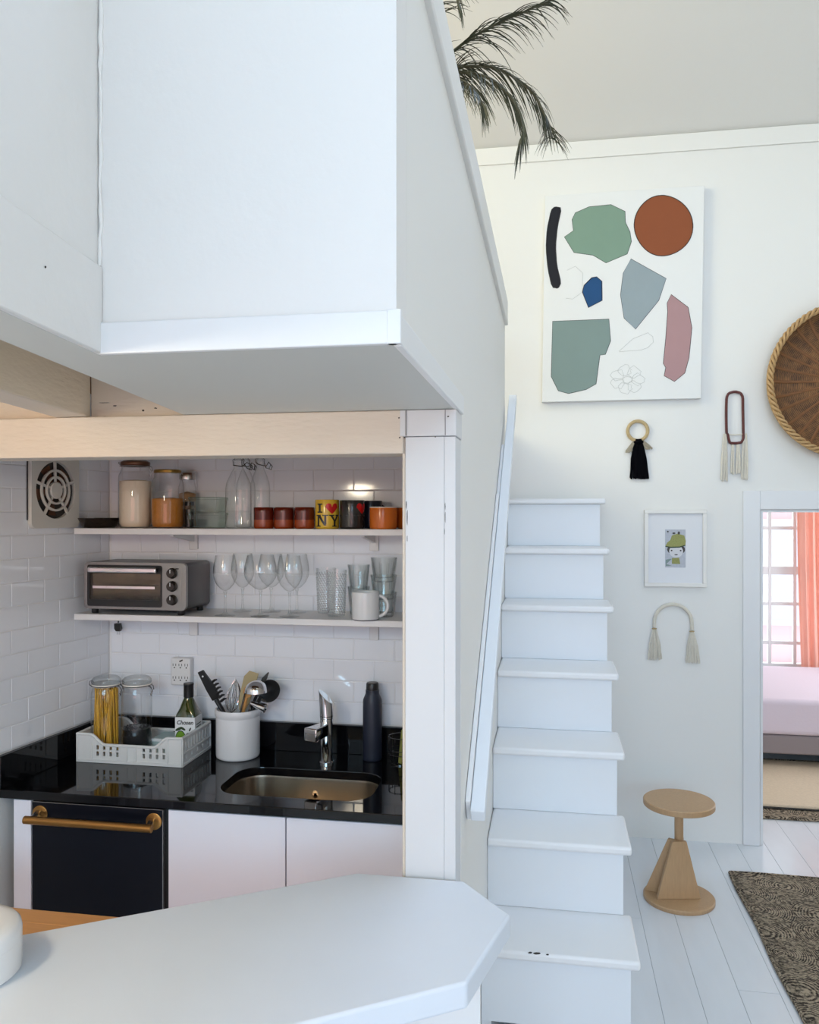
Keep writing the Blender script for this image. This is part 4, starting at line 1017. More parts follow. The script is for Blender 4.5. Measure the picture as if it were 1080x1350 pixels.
# jars standing in the crate
def tall_jar(loc, label, fillname, side):
    t = thing('clip_top_jar', label, 'jar', loc)
    r, h = .0535, .285
    MB().lathe([(0, 0), (r*.88, 0), (r*.98, .006), (r, .02), (r, h*.74), (r*.96, h*.80), (r*.90, h*.835), (r*.88, h*.87)], 36).build('jar_body', M['glass'], t, ang=50)
    MB().lathe([(r*.7, h*.872), (r*.95, h*.875), (r*.97, h*.89), (r*.95, h*.905)], 32).build('gasket', M['cream'], t)
    MB().lathe([(0, h*.907), (r*.95, h*.907), (r*.98, h*.925), (r*.96, h*.955), (r*.80, h*.985), (r*.6, h*.995), (0, h*.99)], 32).build('lid', M['glassthick'], t, ang=50)
    clip_wires(t, r*.95, h*.885, side, M['darkchrome'])
    return t
pj = in_crate(.098, .088); pj = (PX(140, 968, y=pj[1]).x, pj[1], pj[2])
jt = tall_jar(pj, 'tall clip-top jar of dry spaghetti standing in the white crate', 'pasta', 1)
pa = MB()
for k in range(95):
    a = random.uniform(0, 2*PI); q = .044*math.sqrt(random.random()); a2 = a + random.uniform(-.5, .5); q2 = min(.044, q*random.uniform(.7, 1.15))
    pa.tube([(q*math.cos(a), q*math.sin(a), .008), (q2*math.cos(a2), q2*math.sin(a2), random.uniform(.232, .246))], .0021, 5)
o = pa.build('spaghetti', M['pasta'], jt); o['kind'] = 'stuff'
pj2 = (PX(180.5, 968, y=pj[1] + .018).x, pj[1] + .018, pj[2])
jb = tall_jar(pj2, 'tall clip-top jar with black beans standing in the white crate', 'beans', 1)
MB().lathe([(0, .005), (.044, .005), (.0495, .02), (.0495, .096), (.03, .099), (0, .098)], 30).build('beans', M['beans'], jb)
bd = MB()
for k in range(240):
    a = random.uniform(0, 2*PI)
    if k < 150: c = Vector((.0485*math.cos(a), .0485*math.sin(a), random.uniform(.016, .097)))
    else: q = .045*math.sqrt(random.random()); c = Vector((q*math.cos(a), q*math.sin(a), .099))
    e = .0032
    bd.add([c + Vector(v_)*e for v_ in ((1,0,0),(-1,0,0),(0,1,0),(0,-1,0),(0,0,1),(0,0,-1))], [(0,2,4),(2,1,4),(1,3,4),(3,0,4),(2,0,5),(1,2,5),(3,1,5),(0,3,5)])
o = bd.build('loose_beans', M['beans'], jb, ang=80, fix=False); o['kind'] = 'stuff'
# oil bottle
pb_ = in_crate(cw - .050, .160)
ob = thing('oil_bottle', 'dark green square oil bottle with an avocado label in the crate', 'bottle', pb_, ca + R(4)); ob.scale = (1.22, 1.22, 1.28)
hx = .0305
def sq(hx_, r_, z): return [(p[0], p[1], z) for p in rr_loop(hx_, hx_, r_, 4)]
MB().loops([sq(hx*.93, .006, 0), sq(hx, .006, .004), sq(hx, .006, .105), sq(hx*.97, .008, .112), sq(hx*.78, .015, .128), sq(.0175, .0165, .148), sq(.0135, .0134, .156), sq(.0132, .0131, .160)]).build('bottle_body', M['oil'], ob, ang=40)
MB().lathe([(.0138, .157), (.0150, .158), (.0150, .192), (.0155, .193), (.0155, .196), (.0145, .198), (0, .198)], 24).build('cap', M['black'], ob)
MB().box(-hx + .0005, hx + .0004, -hx - .0008, -hx + .0005, .018, .106).build('label', M['label'], ob)
MB().box(hx - .0005, hx + .0008, -hx, hx - .001, .018, .106).build('label', M['label'], ob)
def text_mesh(txt, size, m, parent, loc, rot, bold=0, shear=0):
    cu = bpy.data.curves.new('lettering', 'FONT'); cu.body = txt; cu.size = size; cu.align_x = 'CENTER'; cu.offset = bold; cu.shear = shear
    tmp = bpy.data.objects.new('tmp_text', cu); C.objects.link(tmp)
    dg = bpy.context.evaluated_depsgraph_get(); me = bpy.data.meshes.new_from_object(tmp.evaluated_get(dg))
    bpy.data.objects.remove(tmp); me.materials.clear(); me.materials.append(m)
    o = bpy.data.objects.new('lettering', me); C.objects.link(o); o.parent = parent; o.location = loc; o.rotation_euler = rot
    return o
text_mesh('Chosen', .0165, M['print'], ob, (0, -hx - .0012, .086), (R(90), 0, 0), .0004, .25)
def disc(name, m, parent, cx_, cz_, rx_, rz_, y_, n=24, tilt=0):
    pts = [(cx_ + rx_*math.cos(a)*math.cos(tilt) - rz_*math.sin(a)*math.sin(tilt), cz_ + rx_*math.cos(a)*math.sin(tilt) + rz_*math.sin(a)*math.cos(tilt)) for a in [2*PI*k/n for k in range(n)]]
    return MB().prism_y(pts, y_ - .0003, y_).build(name, m, parent)
disc('avocado_outline', M['labeldark'], ob, -.013, .044, .0165, .025, -hx - .0009)
disc('avocado_flesh', M['labelgreen'], ob, -.013, .044, .0145, .0225, -hx - .0013)
disc('avocado_stone', M['labelpale'], ob, -.013, .036, .009, .010, -hx - .0017)
disc('leaf_print', M['labeldark'], ob, -.018, .073, .012, .004, -hx - .0009, tilt=.4)
disc('leaf_print', M['labeldark'], ob, -.006, .074, .009, .0035, -hx - .0009, tilt=-.5)
disc('fruit_outline', M['print'], ob, .012, .050, .011, .013, -hx - .0009)
disc('fruit_print', M['label'], ob, .012, .050, .0095, .0115, -hx - .0013)
disc('leaf_print', M['print'], ob, .016, .072, .0022, .006, -hx - .0009, tilt=-.5)
for k in range(3): MB().box(hx + .0008, hx + .0012, -.018, .018, .082 - k*.007, .0845 - k*.007).build('fine_print', M['labeldark'], ob)
# flat box lying in the crate
bx = thing('paper_carton', 'pale blue-green flat carton lying at the back of the crate', 'carton', in_crate(.268, .176), ca)
MB().box(-.045, .04, -.05, .05, 0, .052).build('carton', mat('pale_teal_card', srgb(176, 198, 198), .6), bx, .001)
MB().box(-.0455, .0405, -.052, -.048, .042, .0525).build('flap', M['label'], bx)
# crock
pc = PX(309.5, 1000, z=ZK)
ck = thing('utensil_crock', 'white glazed stoneware crock holding cooking utensils', 'crock', (pc.x, pc.y + .032, ZK + .0003))
CX, CY = ck.location.x, ck.location.y
rk_ = .079; hk = .176
MB().lathe([(0, .002), (rk_*.93, 0), (rk_*.985, .004), (rk_, .012), (rk_, hk - .03), (rk_*1.0, hk - .026), (rk_*1.045, hk - .022), (rk_*1.055, hk - .008), (rk_*1.03, hk), (rk_*.96, hk), (rk_*.93, hk - .008), (rk_*.92, .012), (0, .010)], 48).build('crock', M['crock'], ck, ang=50)
def utensil(name, label, cat): return thing(name, label, cat, (CX, CY, ZK + .0125), 0, 'utensils in the crock')
def cpt(u, v, dy=0): p = PX(u, v, y=CY + dy); return Vector((p.x - CX, dy, p.z - ZK - .0125))
# pasta server
t = utensil('pasta_server', 'black slotted pasta server leaning left in the crock', 'utensil')
a, b_ = Vector((.03, 0, .006)), cpt(285, 922, -.01)
MB().tube([a, a + (b_ - a)*.5, b_], [.008, .011, .014], 10, flat=.6).build('handle', M['black'], t)
d_ = (cpt(266, 884, -.02) - b_)
hd_ = MB(); sN = Vector((d_.z, 0, -d_.x)).normalized()
hd_.loops([[b_ + sN*w_ + Vector((0, q, 0)) for (w_, q) in ((-.014, -.006), (.018, -.006), (.018, .006), (-.014, .006))],
           [b_ + d_*.40 + sN*w_ + Vector((0, q, 0)) for (w_, q) in ((-.014, -.012), (.022, -.012), (.022, -.001), (-.014, -.001))],
           [b_ + d_ + sN*w_ + Vector((0, q, 0)) for (w_, q) in ((-.012, -.014), (.011, -.014), (.011, -.005), (-.012, -.005))]])
hd_.build('head', M['black'], t, .002)
for k in range(6):
    q0 = b_ + d_*(-.12 + .13*k) + sN*.016 + Vector((0, -.006, 0))
    MB().tube([q0, q0 + sN*.016 + Vector((0, -.004, .004)), q0 + sN*.026 + Vector((0, -.008, .002))], [.0052, .0046, .003], 6).build('tooth', M['black'], t)
MB().lathe([(0, 0), (.0035, 0), (.0035, .001), (0, .001)], 10, m=Matrix.Translation(b_ + d_*.82 + Vector((0, -.0135, 0))) @ Matrix.Rotation(R(90), 4, 'X')).build('hang_hole', M['enamel'], t)
# whisk
t = utensil('balloon_whisk', 'steel balloon whisk standing upright in the crock', 'utensil')
a, b_, c_ = Vector((.012, .015, .005)), cpt(305, 940, .02), cpt(311, 895, .02)
MB().tube([a, b_], .006, 10).build('handle', M['steel'], t)
for k in range(6):
    ph = PI*k/6; ax = (c_ - b_).normalized(); L_ = (c_ - b_).length; s1_ = Vector((math.cos(ph), math.sin(ph), 0))
    pts = []
    for j in range(15):
        q = PI*j/14; pts.append(b_ + ax*(L_*(.5 - .5*math.cos(q*1)) if j <= 7 else L_*(.5 - .5*math.cos(q))) * 1.0 + s1_*(.019*math.cos(PI*j/14)*math.sin(PI*(.15 + .7*(1 - abs(1 - j/7))))))
    base = []
    for j in range(17):
        s_ = j/16; w_ = .021*math.sin(2*PI*s_) if False else 0
        tt = 2*s_ if s_ <= .5 else 2 - 2*s_; sg = 1 if s_ <= .5 else -1
        wd = .027*math.sin(PI*min(1, tt*.95)**.75) if tt < 1 else 0
        base.append(b_ + ax*L_*tt + s1_*sg*wd)
    MB().tube(base, .0011, 5).build('wire', M['chrome'], t)
# spatula
t = utensil('spatula', 'beige spatula with a flat rounded head in the crock', 'utensil')
a, b_, c_ = Vector((-.015, .02, .005)), cpt(322, 925, .02), cpt(332, 886, .02)
MB().tube([a, b_], .006, 10).build('handle', M['wood'], t)
ax = (c_ - b_); sN = Vector((ax.z, 0, -ax.x)).normalized()
MB().loops([[b_ - ax*.3 + sN*w_ + Vector((0, q, 0)) for (w_, q) in ((-.010, -.003), (.010, -.003), (.010, .003), (-.010, .003))],
            [b_ + sN*w_ + Vector((0, q, 0)) for (w_, q) in ((-.022, -.003), (.020, -.003), (.020, .003), (-.022, .003))],
            [b_ + ax*.8 + sN*w_ + Vector((0, q, 0)) for (w_, q) in ((-.024, -.0025), (.026, -.0025), (.026, .0025), (-.024, .0025))],
            [b_ + ax*1.02 + sN*w_ + Vector((0, q, 0)) for (w_, q) in ((-.010, -.001), (.027, -.001), (.027, .001), (-.010, .001))]]).build('head', M['spatula'], t, .002)
# wooden spoon handle
t = utensil('wooden_spoon', 'wooden spoon low in the middle of the crock', 'utensil')
MB().tube([Vector((.0, -.01, .005)), cpt(322, 932, -.02), cpt(325, 918, -.02)], [.005, .006, .007], 8).build('handle', M['wood'], t)
MB().lathe([(0, -.003), (.012, -.002), (.017, .0), (.012, .003), (0, .004)], 20, m=Matrix.Translation(cpt(326.5, 912, -.02)) @ Matrix.Rotation(R(75), 4, 'X') @ Matrix.Diagonal((1, 1.3, 1, 1))).build('bowl', M['wood'], t)
# ladle (steel)
t = utensil('soup_ladle', 'polished steel ladle with its bowl upside down over the crock rim', 'utensil')
lc = cpt(338, 912, -.035)
MB().tube([Vector((-.03, .01, .005)), cpt(318, 936, -.025), cpt(323, 915, -.03), lc + Vector((-.034, 0, .004))], .0042, 8).build('handle', M['steel'], t)
prof = [(.0415*math.cos(R(a_d)), .0415*math.sin(R(a_d))) for a_d in range(0, 91, 10)]
prof = [(max(r__, 0), z__) for r__, z__ in prof]
MB().lathe_open(prof + [(max(r__ - .0015, 0), z__ - .0015) for r__, z__ in prof[::-1]], 36, c=tuple(lc)).build('bowl', M['chrome'], t, ang=50, fix=False)
# black spoon
t = utensil('serving_spoon', 'large black serving spoon leaning right out of the crock', 'utensil')
bc = cpt(355, 911, .02)
MB().tube([Vector((-.04, -.01, .006)), cpt(333, 938, .0), bc + Vector((-.03, 0, -.02))], [.006, .006, .008], 8).build('handle', M['black'], t)
bpf = [(0, -.012), (.022, -.010), (.036, -.002), (.041, .005), (.037, .005), (.024, -.004), (0, -.008)]
MB().lathe(bpf, 30, m=Matrix.Translation(bc) @ Matrix.Rotation(R(-28), 4, 'Y') @ Matrix.Rotation(R(80), 4, 'X') @ Matrix.Diagonal((1.12, .98, 1, 1))).build('bowl', M['black'], t, ang=60)
# knife-like black tip
t = utensil('turner', 'black pointed turner standing behind the large black spoon', 'utensil')
a, b_ = Vector((-.03, .03, .006)), cpt(346, 900, .04); c_ = cpt(354, 886, .045)
MB().tube([a, b_], .006, 8).build('handle', M['black'], t)
ax = c_ - b_; sN = Vector((ax.z, 0, -ax.x)).normalized()
MB().loops([[b_ - ax*.2 + sN*w_ + Vector((0, q, 0)) for (w_, q) in ((-.006, -.002), (.006, -.002), (.006, .002), (-.006, .002))],
            [b_ + ax*.3 + sN*w_ + Vector((0, q, 0)) for (w_, q) in ((-.010, -.002), (.009, -.002), (.009, .002), (-.010, .002))],
            [c_ + sN*w_ + Vector((0, q, 0)) for (w_, q) in ((-.001, -.001), (.003, -.001), (.003, .001), (-.001, .001))]]).build('blade', M['black'], t, .001)
# small steel scoop
t = utensil('steel_scoop', 'small steel scoop resting over the right rim of the crock', 'utensil')
e0, e1 = cpt(331, 927, -.05), cpt(350, 934, -.055)
MB().tube([Vector((-.02, -.02, .005)), cpt(328, 940, -.03), e0], .004, 8).build('handle', M['steel'], t)
ax = (e1 - e0)
n_ = ax.normalized(); rot = n_.to_track_quat('Z', 'Y').to_matrix().to_4x4(); L_ = ax.length
MB().lathe([(.007, 0), (.010, L_*.3), (.016, L_*.9), (.0165, L_), (.015, L_), (.009, L_*.35), (0, L_*.3)], 24, m=Matrix.Translation(e0) @ rot).build('cup', M['chrome'], t, ang=50)
# navy bottle
pn = PX(489.5, 1003, z=ZK)
nb = thing('insulated_bottle', 'matte navy insulated water bottle right of the faucet', 'bottle', (pn.x, pn.y + .02, ZK + .0003))
hb = .276; rbn = .0345
MB().lathe([(0, 0), (rbn*.93, 0), (rbn*.98, .003), (rbn, .008), (rbn, hb*.74), (rbn*.97, hb*.78), (rbn*.75, hb*.845), (rbn*.71, hb*.86), (rbn*.71, hb*.905)], 40).build('bottle_body', M['navybottle'], nb, ang=50)
MB().lathe([(0, hb*.906), (rbn*.66, hb*.906), (rbn*.66, hb*.92), (rbn*.64, hb*.985), (rbn*.58, hb), (0, hb)], 32).build('cap', M['black'], nb, ang=50)
# wire caddy with scrubber
pw_ = PX(527, 1006, z=ZK)
wc = thing('wire_caddy', 'round chrome wire caddy at the right end of the counter', 'caddy', (pw_.x + .004, pw_.y, ZK + .0005))
for z_ in (.035, .05, .095):
    MB().tube([(.043*math.cos(2*PI*k/32), .043*math.sin(2*PI*k/32), z_) for k in range(32)], .0014, 6, closed=True).build('ring', M['darkchrome'], wc)
for k in range(10):
    a = 2*PI*k/10
    MB().tube([(.036*math.cos(a), .036*math.sin(a), .002), (.043*math.cos(a), .043*math.sin(a), .035), (.043*math.cos(a), .043*math.sin(a), .098)], .0012, 6).build('upright', M['darkchrome'], wc)
MB().lathe([(0, 0), (.037, 0), (.037, .003), (0, .003)], 24).build('base', M['darkchrome'], wc)
sb = tag(MB().box(-.010, .010, -.024, .024, 0, .122).build('scrub_sponge', M['scrub'], None, .004), 'green scrub sponge standing in the wire caddy', 'sponge')
sb.location = (pw_.x + .014, pw_.y, ZK + .0038); sb.rotation_euler = (0, R(6), R(-20))

# ==================================================================== FAR WALL
def W(u, v, y=YW): p = PX(u, v, y=y); return (p.x, p.z)
# canvas
pt_y = YW - .042
cc = [W(718.5, 258, pt_y), W(929, 244.5, pt_y), W(924.5, 525, pt_y), W(714.5, 530, pt_y)]
ox, oz = sum(p[0] for p in cc)/4, cc[3][1]
pa_ = thing('abstract_painting', 'unframed white canvas painted with seven abstract colour shapes', 'painting', (ox, YW, oz))
MB().prism_y([(p[0] - ox, p[1] - oz) for p in cc], pt_y - YW, -.0005).build('canvas', M['canvas'], pa_, .002)
Z = lambda x_, y_: (lambda q: (q[0] - ox, q[1] - oz))(W(690 + x_/2.769, 230 + y_/2.769, pt_y))
def smooth(pts, it=2):
    for _ in range(it):
        q = []
        for i in range(len(pts)):
            a, b = pts[i], pts[(i+1) % len(pts)]
            q += [(a[0]*.82 + b[0]*.18, a[1]*.82 + b[1]*.18), (a[0]*.18 + b[0]*.82, a[1]*.18 + b[1]*.82)]
        pts = q
    return pts
def shape(pts, m, outline=.0022, it=1):
    pts = smooth(pts, it) if it else pts
    P2 = [Z(*p) for p in pts]
    b = MB(); n = len(P2); b.add([(p[0], pt_y - YW - .0006, p[1]) for p in P2], [tuple(range(n))]); o = b.build('painted_shape', M[m], pa_, fix=False)
    MB().tube([(p[0], pt_y - YW - .0006, p[1]) for p in P2], outline, 5, closed=True, flat=1).build('outline', M['p_outline'], o)
shape([(115,118),(140,122),(125,190),(118,260),(122,330),(138,395),(128,416),(105,412),(90,345),(83,270),(87,200),(102,130)], 'p_black')
shape([(178,165),(190,140),(240,118),(320,110),(372,135),(373,175),(390,210),(395,245),(380,290),(302,323),(255,295),(185,285),(150,228),(183,205)], 'p_green', .0014, 0)
shape([(512 + 106*math.cos(2*PI*k/28)*(1 + .02*math.sin(2*2*PI*k/28 + 1)), 187 + 111*math.sin(2*PI*k/28)*(1 + .02*math.cos(3*2*PI*k/28))) for k in range(28)], 'p_rust')
shape([(222,405),(250,377),(268,374),(287,390),(288,460),(238,486),(216,430)], 'p_blue', .0022, 0)
shape([(393,308),(522,380),(495,460),(410,565),(368,525),(355,440),(365,360)], 'p_greyblue', .0012, 0)
shape([(107,536),(313,528),(319,608),(300,657),(280,660),(266,765),(230,785),(165,800),(128,790),(102,738)], 'p_sage', .0014, 0)
shape([(540,438),(602,485),(616,560),(605,670),(590,725),(552,756),(514,735),(520,705),(511,690),(520,600),(527,500),(525,470)], 'p_pink', .0014, 0)
def pencil(pts):
    MB().tube([(lambda q: (q[0], pt_y - YW - .0004, q[1]))(Z(*p)) for p in pts], .0010, 4).build('pencil_line', M['p_pencil'], pa_)
pencil([(350,645),(400,600),(455,578),(473,592),(475,612),(455,632),(430,641),(350,647)])
for k in range(7):
    a0 = 2*PI*k/7; cx_, cy_ = 380 + 38*math.cos(a0), 748 + 34*math.sin(a0)
    pencil([(cx_ + 24*math.cos(2*PI*j/12)*(1 + .2*math.sin(j*1.7 + k)), cy_ + 20*math.sin(2*PI*j/12)*(1 + .2*math.cos(j*2.1 + k))) for j in range(13)])
pencil([(380 + 18*math.cos(2*PI*j/12), 750 + 12*math.sin(2*PI*j/12)) for j in range(13)])
pencil([(155,452),(180,455),(215,430),(218,360),(190,335),(160,350)])

# tassel ring
p = PX(841, 568, y=YW - .012)
tr_ = thing('tassel_ring', 'wooden ring wall hanging with one black tassel and two small beige tassels', 'wall hanging', (p.x, YW, p.z))
S = .0041
MB().tube([(.0535*math.cos(2*PI*k/36), -.012, .0535*math.sin(2*PI*k/36)) for k in range(36)], .0095, 10, closed=True).build('ring', M['jute'], tr_)
def tassel(parent, name, m, top_, bot_, r0, r1, n=26, seed=1, depth_=.012, nk=None):
    rng = random.Random(seed); b = MB(); a, c = Vector(top_), Vector(bot_)
    for k in range(n):
        q = rng.uniform(-1, 1); d_ = rng.uniform(-1, 1)
        e = c + Vector((q*r1, d_*depth_*.6, rng.uniform(-.006, .006)))
        s = a + Vector((q*r0, d_*depth_*.35, 0)); mdl = s.lerp(e, .5) + Vector((q*r1*.12 + rng.uniform(-.003, .003), 0, 0))
        w_ = max(.0022, r1*1.1/n*2.2)
        b.tube([s, s.lerp(mdl, .5), mdl, e], [w_*.8, w_, w_, w_], 5)
    return b.build(name, m, parent)
tassel(tr_, 'black_tassel', M['yarnblack'], (.004, -.016, -.045), (.010, -.014, -.262), .019, .052, 110, 3)
MB().tube([(.004 + .021*math.cos(2*PI*k/16), -.016 + .012*math.sin(2*PI*k/16), -.062) for k in range(16)], .007, 8, closed=True).build('binding', M['yarnblack'], tr_)
MB().box(-.014, .022, -.026, -.004, -.075, -.046).build('tassel_head', M['yarnblack'], tr_, .006)
for sx_, ex, ez in ((-.018, -.048, -.115), (.028, .062, -.098)):
    tassel(tr_, 'beige_tassel', M['yarngrey'], (sx_, -.013, -.058), (ex, -.012, ez), .008, .019, 26, 5 + int(sx_*1000))
# copper oblong hanging
p = PX(969, 516, y=YW - .01)
ov = thing('fringed_wall_hanging', 'long maroon beaded loop wall hanging with cream fringe', 'wall hanging', (p.x, YW, p.z))
k1 = YW/1.06/FPX*1.0
k1 = depth(p.x, YW)/FPX
def ovp(x_, y_): return ((x_ - 355)/9*k1, -.011, -(y_ - 140)/9*k1)      # zoomed pixels, 9 px per frame px
loop_ = [(262,640),(258,480),(258,330),(262,210),(285,160),(355,142),(420,160),(445,210),(445,330),(448,480),(450,600),(452,700),(430,745),(365,755),(300,750),(285,700),(275,645)]
MB().tube([ovp(*q) for q in smooth(loop_[:], 1)], .0072, 8, closed=True).build('beaded_loop', M['maroon'], ov)
for (tx, ty, bx_, by, r0, r1, n, s) in ((245, 640, 235, 1195, .008, .0175, 16, 1), (470, 640, 462, 1180, .008, .017, 16, 2), (330, 770, 325, 1110, .006, .012, 10, 3), (392, 770, 390, 1110, .006, .013, 10, 4)):
    a_, c_ = ovp(tx, ty), ovp(bx_, by)
    tassel(ov, 'fringe', M['cotton'], a_, c_, r0, r1, n, s, .008)
MB().tube([ovp(240, 645), ovp(355, 655), ovp(470, 645)], .0035, 6).build('cross_cord', M['cotton'], ov)
# framed drawing
fp = [W(850, 672, YW - .02), W(932, 672, YW - .02), W(932, 773, YW - .02), W(850, 773, YW - .02)]
fw_, fh_ = fp[1][0] - fp[0][0], fp[0][1] - fp[3][1]
fd = thing('framed_drawing', 'small drawing of a face under a green hat in a white frame', 'picture', ((fp[0][0] + fp[1][0])/2, YW, fp[3][1]))
h2 = fw_/2; e = .020
MB().box(-h2, h2, -.024, -.0005, 0, e).build('frame_rail', M['frame'], fd, .0015); MB().box(-h2, h2, -.024, -.0005, fh_ - e, fh_).build('frame_rail', M['frame'], fd, .0015)
MB().box(-h2, -h2 + e, -.024, -.0005, e + .0003, fh_ - e - .0003).build('frame_stile', M['frame'], fd, .0015); MB().box(h2 - e, h2, -.024, -.0005, e + .0003, fh_ - e - .0003).build('frame_stile', M['frame'], fd, .0015)
MB().box(-h2 + e, h2 - e, -.010, -.0005, e, fh_ - e).build('mat_board', M['matte'], fd)
q = lambda x_, y_: ((860 + x_/7.1 - 891)*k1*1.02, (773 - (690 + y_/7.1))*k1*1.02)
def flat(name, pts, m, y_): 
    b = MB(); n = len(pts); b.add([(p[0], y_, p[1]) for p in [q(*p) for p in pts]], [tuple(range(n))]); return b.build(name, m, pr, fix=False)
pr = MB().prism_y([q(130, 60), q(312, 60), q(312, 412), q(130, 412)], -.0108, -.0101).build('print_sheet', M['printgrey'], fd)
ell = lambda cx_, cy_, rx_, ry_, n=24: [(cx_ + rx_*math.cos(2*PI*k/n), cy_ + ry_*math.sin(2*PI*k/n)) for k in range(n)]
flat('hair_mark', ell(228, 245, 80, 52), M['print'], -.0110)
flat('face_mark', ell(228, 262, 62, 58), M['face'], -.0112)
flat('neck_mark', [(190, 325), (255, 320), (265, 380), (190, 378)], M['hat'], -.0112)
flat('hat_mark', [(132, 215), (150, 180), (175, 160), (190, 115), (240, 98), (300, 115), (314, 165), (310, 205), (260, 222), (180, 225)], M['hat'], -.0114)
flat('hat_edge', [(132, 213), (180, 220), (260, 217), (312, 200), (310, 210), (260, 228), (180, 231), (134, 222)], M['labeldark'], -.0116)
for cx_, cy_, rx_, ry_ in ((188, 255, 8, 7), (268, 255, 8, 7), (228, 293, 16, 5), (208, 95, 14, 9), (252, 92, 11, 15), (154, 80, 8, 8)): flat('ink_mark', ell(cx_, cy_, rx_, ry_, 12), M['print'], -.0117)
flat('ink_mark', [(135, 340), (185, 330), (188, 335), (140, 380), (190, 395), (135, 400)], M['p_sage'], -.0112)
# arch tassel
p = PX(887.5, 800, y=YW - .012)
ar = thing('arched_tassel_rope', 'cream rope arch with two hanging tassels below the framed drawing', 'wall hanging', (p.x, YW, p.z))
rr_ = 24*k1
pts = [(-rr_, -.012, -.115)] + [(-rr_*math.cos(R(a)), -.012, -.085 + rr_*math.sin(R(a)) + .0) for a in range(0, 181, 12)] + [(rr_*1.02, -.012, -.125)]
MB().tube(pts, .0095, 10).build('rope', M['cotton'], ar)
for sx_, zt, ex in ((-rr_, -.125, -rr_ + .002), (rr_, -.135, rr_ + .004)):
    MB().tube([(sx_ + .011*math.cos(2*PI*k/14), -.012 + .011*math.sin(2*PI*k/14), zt + .003) for k in range(14)], .003, 6, closed=True).build('binding', M['jute'], ar)
    tassel(ar, 'tassel', M['cotton'], (sx_, -.014, zt), (ex, -.014, zt - .165), .010, .038, 40, int(abs(sx_)*1000) + int(ex*100), .012)
# basket
p = PX(1121, 501, y=YW - .07)
bk_ = thing('wicker_basket', 'large round brown wicker tray basket hung on the far wall', 'basket', (p.x, YW, p.z))
RB = .415
TBM = Matrix.Rotation(R(90), 4, 'X')           # local z of the lathe -> -y
def to_wall(b): b.v = [tuple(TBM @ Vector(v_)) for v_ in b.v]; return b
def lathe_obj(name, prof, m, seg=64, ang=50):
    o = MB().lathe(prof, seg).build(name, m, bk_, ang=ang); o.rotation_euler = (R(90), 0, 0); return o
lathe_obj('woven_base', [(0, .012), (.30, .014), (.37, .028), (.40, .06), (.405, .098), (.396, .098), (.388, .064), (.358, .038), (.29, .026), (0, .024)], M['wicker'], 72)
spm = MB().tube([(.03, 0, .0255), (.15, 0, .0265), (.29, 0, .029), (.36, 0, .043), (.392, 0, .072)], [.003, .005, .008, .008, .007], 8, flat=.3).mesh('spoke', M['wickerspoke'])
for k in range(30):
    o = bpy.data.objects.new('spoke', spm); C.objects.link(o); o.parent = bk_
    o.rotation_mode = 'XYZ'; o.matrix_basis = Matrix.Rotation(R(90), 4, 'X') @ Matrix.Rotation(2*PI*k/30 + random.uniform(-.02, .02), 4, 'Z')
NR = 360
for s_ in range(3):
    pts = []
    for k in range(NR):
        a = 2*PI*k/NR; b__ = 26*a + s_*2*PI/3
        rr_ = .400 + .011*math.cos(b__); zz_ = .096 + .012*math.sin(b__)
        pts.append((rr_*math.cos(a), -zz_, rr_*math.sin(a)))
    MB().tube(pts, .0078, 6, closed=True).build('rim_braid', M['wickerrim'], bk_)
for rr_, zz_ in ((.404, .062), (.398, .045)):
    MB().tube([(rr_*math.cos(2*PI*k/72), -zz_, rr_*math.sin(2*PI*k/72)) for k in range(72)], .008, 6, closed=True).build('side_band', M['wickerrim'], bk_)

# ---- stool
stl = thing('wooden_stool', 'pale wood stool with round seat and finned conical base', 'stool', (.586, 3.965, 0))
MB().lathe([(0, 0), (.158, 0), (.160, .003), (.160, .016), (.156, .020), (0, .020)], 56).build('base', M['stool'], stl)
MB().lathe([(0, .434), (.156, .434), (.160, .438), (.160, .458), (.156, .462), (0, .462)], 56).build('seat', M['stool'], stl)
MB().lathe([(0, .03), (.020, .03), (.020, .4338), (0, .4338)], 24).build('post', M['stool'], stl)
def board(name, cx_, cy_, rot, prof, t_):
    c_, s_ = math.cos(rot), math.sin(rot)
    b = MB().prism(prof, lambda p_, q_: (cx_ + p_[0]*c_ - q_*s_, cy_ + p_[0]*s_ + q_*c_, p_[1]), -t_, t_)
    b.build(name, M['stool'], stl, .002)
board('front_board', -.004, -.034, R(12), [(-.104, .0204), (.096, .0204), (.096, .028), (.032, .284), (-.034, .284), (-.104, .028)], .010)
board('rear_board', -.016, -.022, R(158), [(0, .0204), (.140, .0204), (.140, .028), (.036, .284), (0, .284)], .010)
board('rear_board', .004, -.018, R(75), [(0, .0204), (.150, .0204), (.150, .028), (.040, .284), (0, .284)], .010)

# ---- seagrass rug
rg = thing('seagrass_rug', 'brown braided seagrass rug on the white floor near the doorway', 'rug', (.876, 4.285, 0))
n1, n2 = 26, 40; RWx, RWy = 1.6, 2.6
vs_, fs_ = [], []
for j in range(n2 + 1):
    for i in range(n1 + 1):
        xx = RWx*i/n1; yy = -RWy*j/n2; wob = .004*math.sin(9*yy) if i == 0 else 0; wob2 = .004*math.sin(11*xx) if j == 0 else 0
        vs_.append((xx + wob, yy + wob2, .012 + random.uniform(-.001, .001)))
for j in range(n2):
    for i in range(n1): fs_.append((j*(n1+1)+i, (j+1)*(n1+1)+i, (j+1)*(n1+1)+i+1, j*(n1+1)+i+1))
o = MB().add(vs_, fs_).build('weave', M['rug'], rg, ang=60, fix=False)
sm = o.modifiers.new('solid', 'SOLIDIFY'); sm.thickness = .0115; sm.offset = -1
edge = [(.004*math.sin(9*-RWy*j/60), -RWy*j/60, .0085) for j in range(61)]
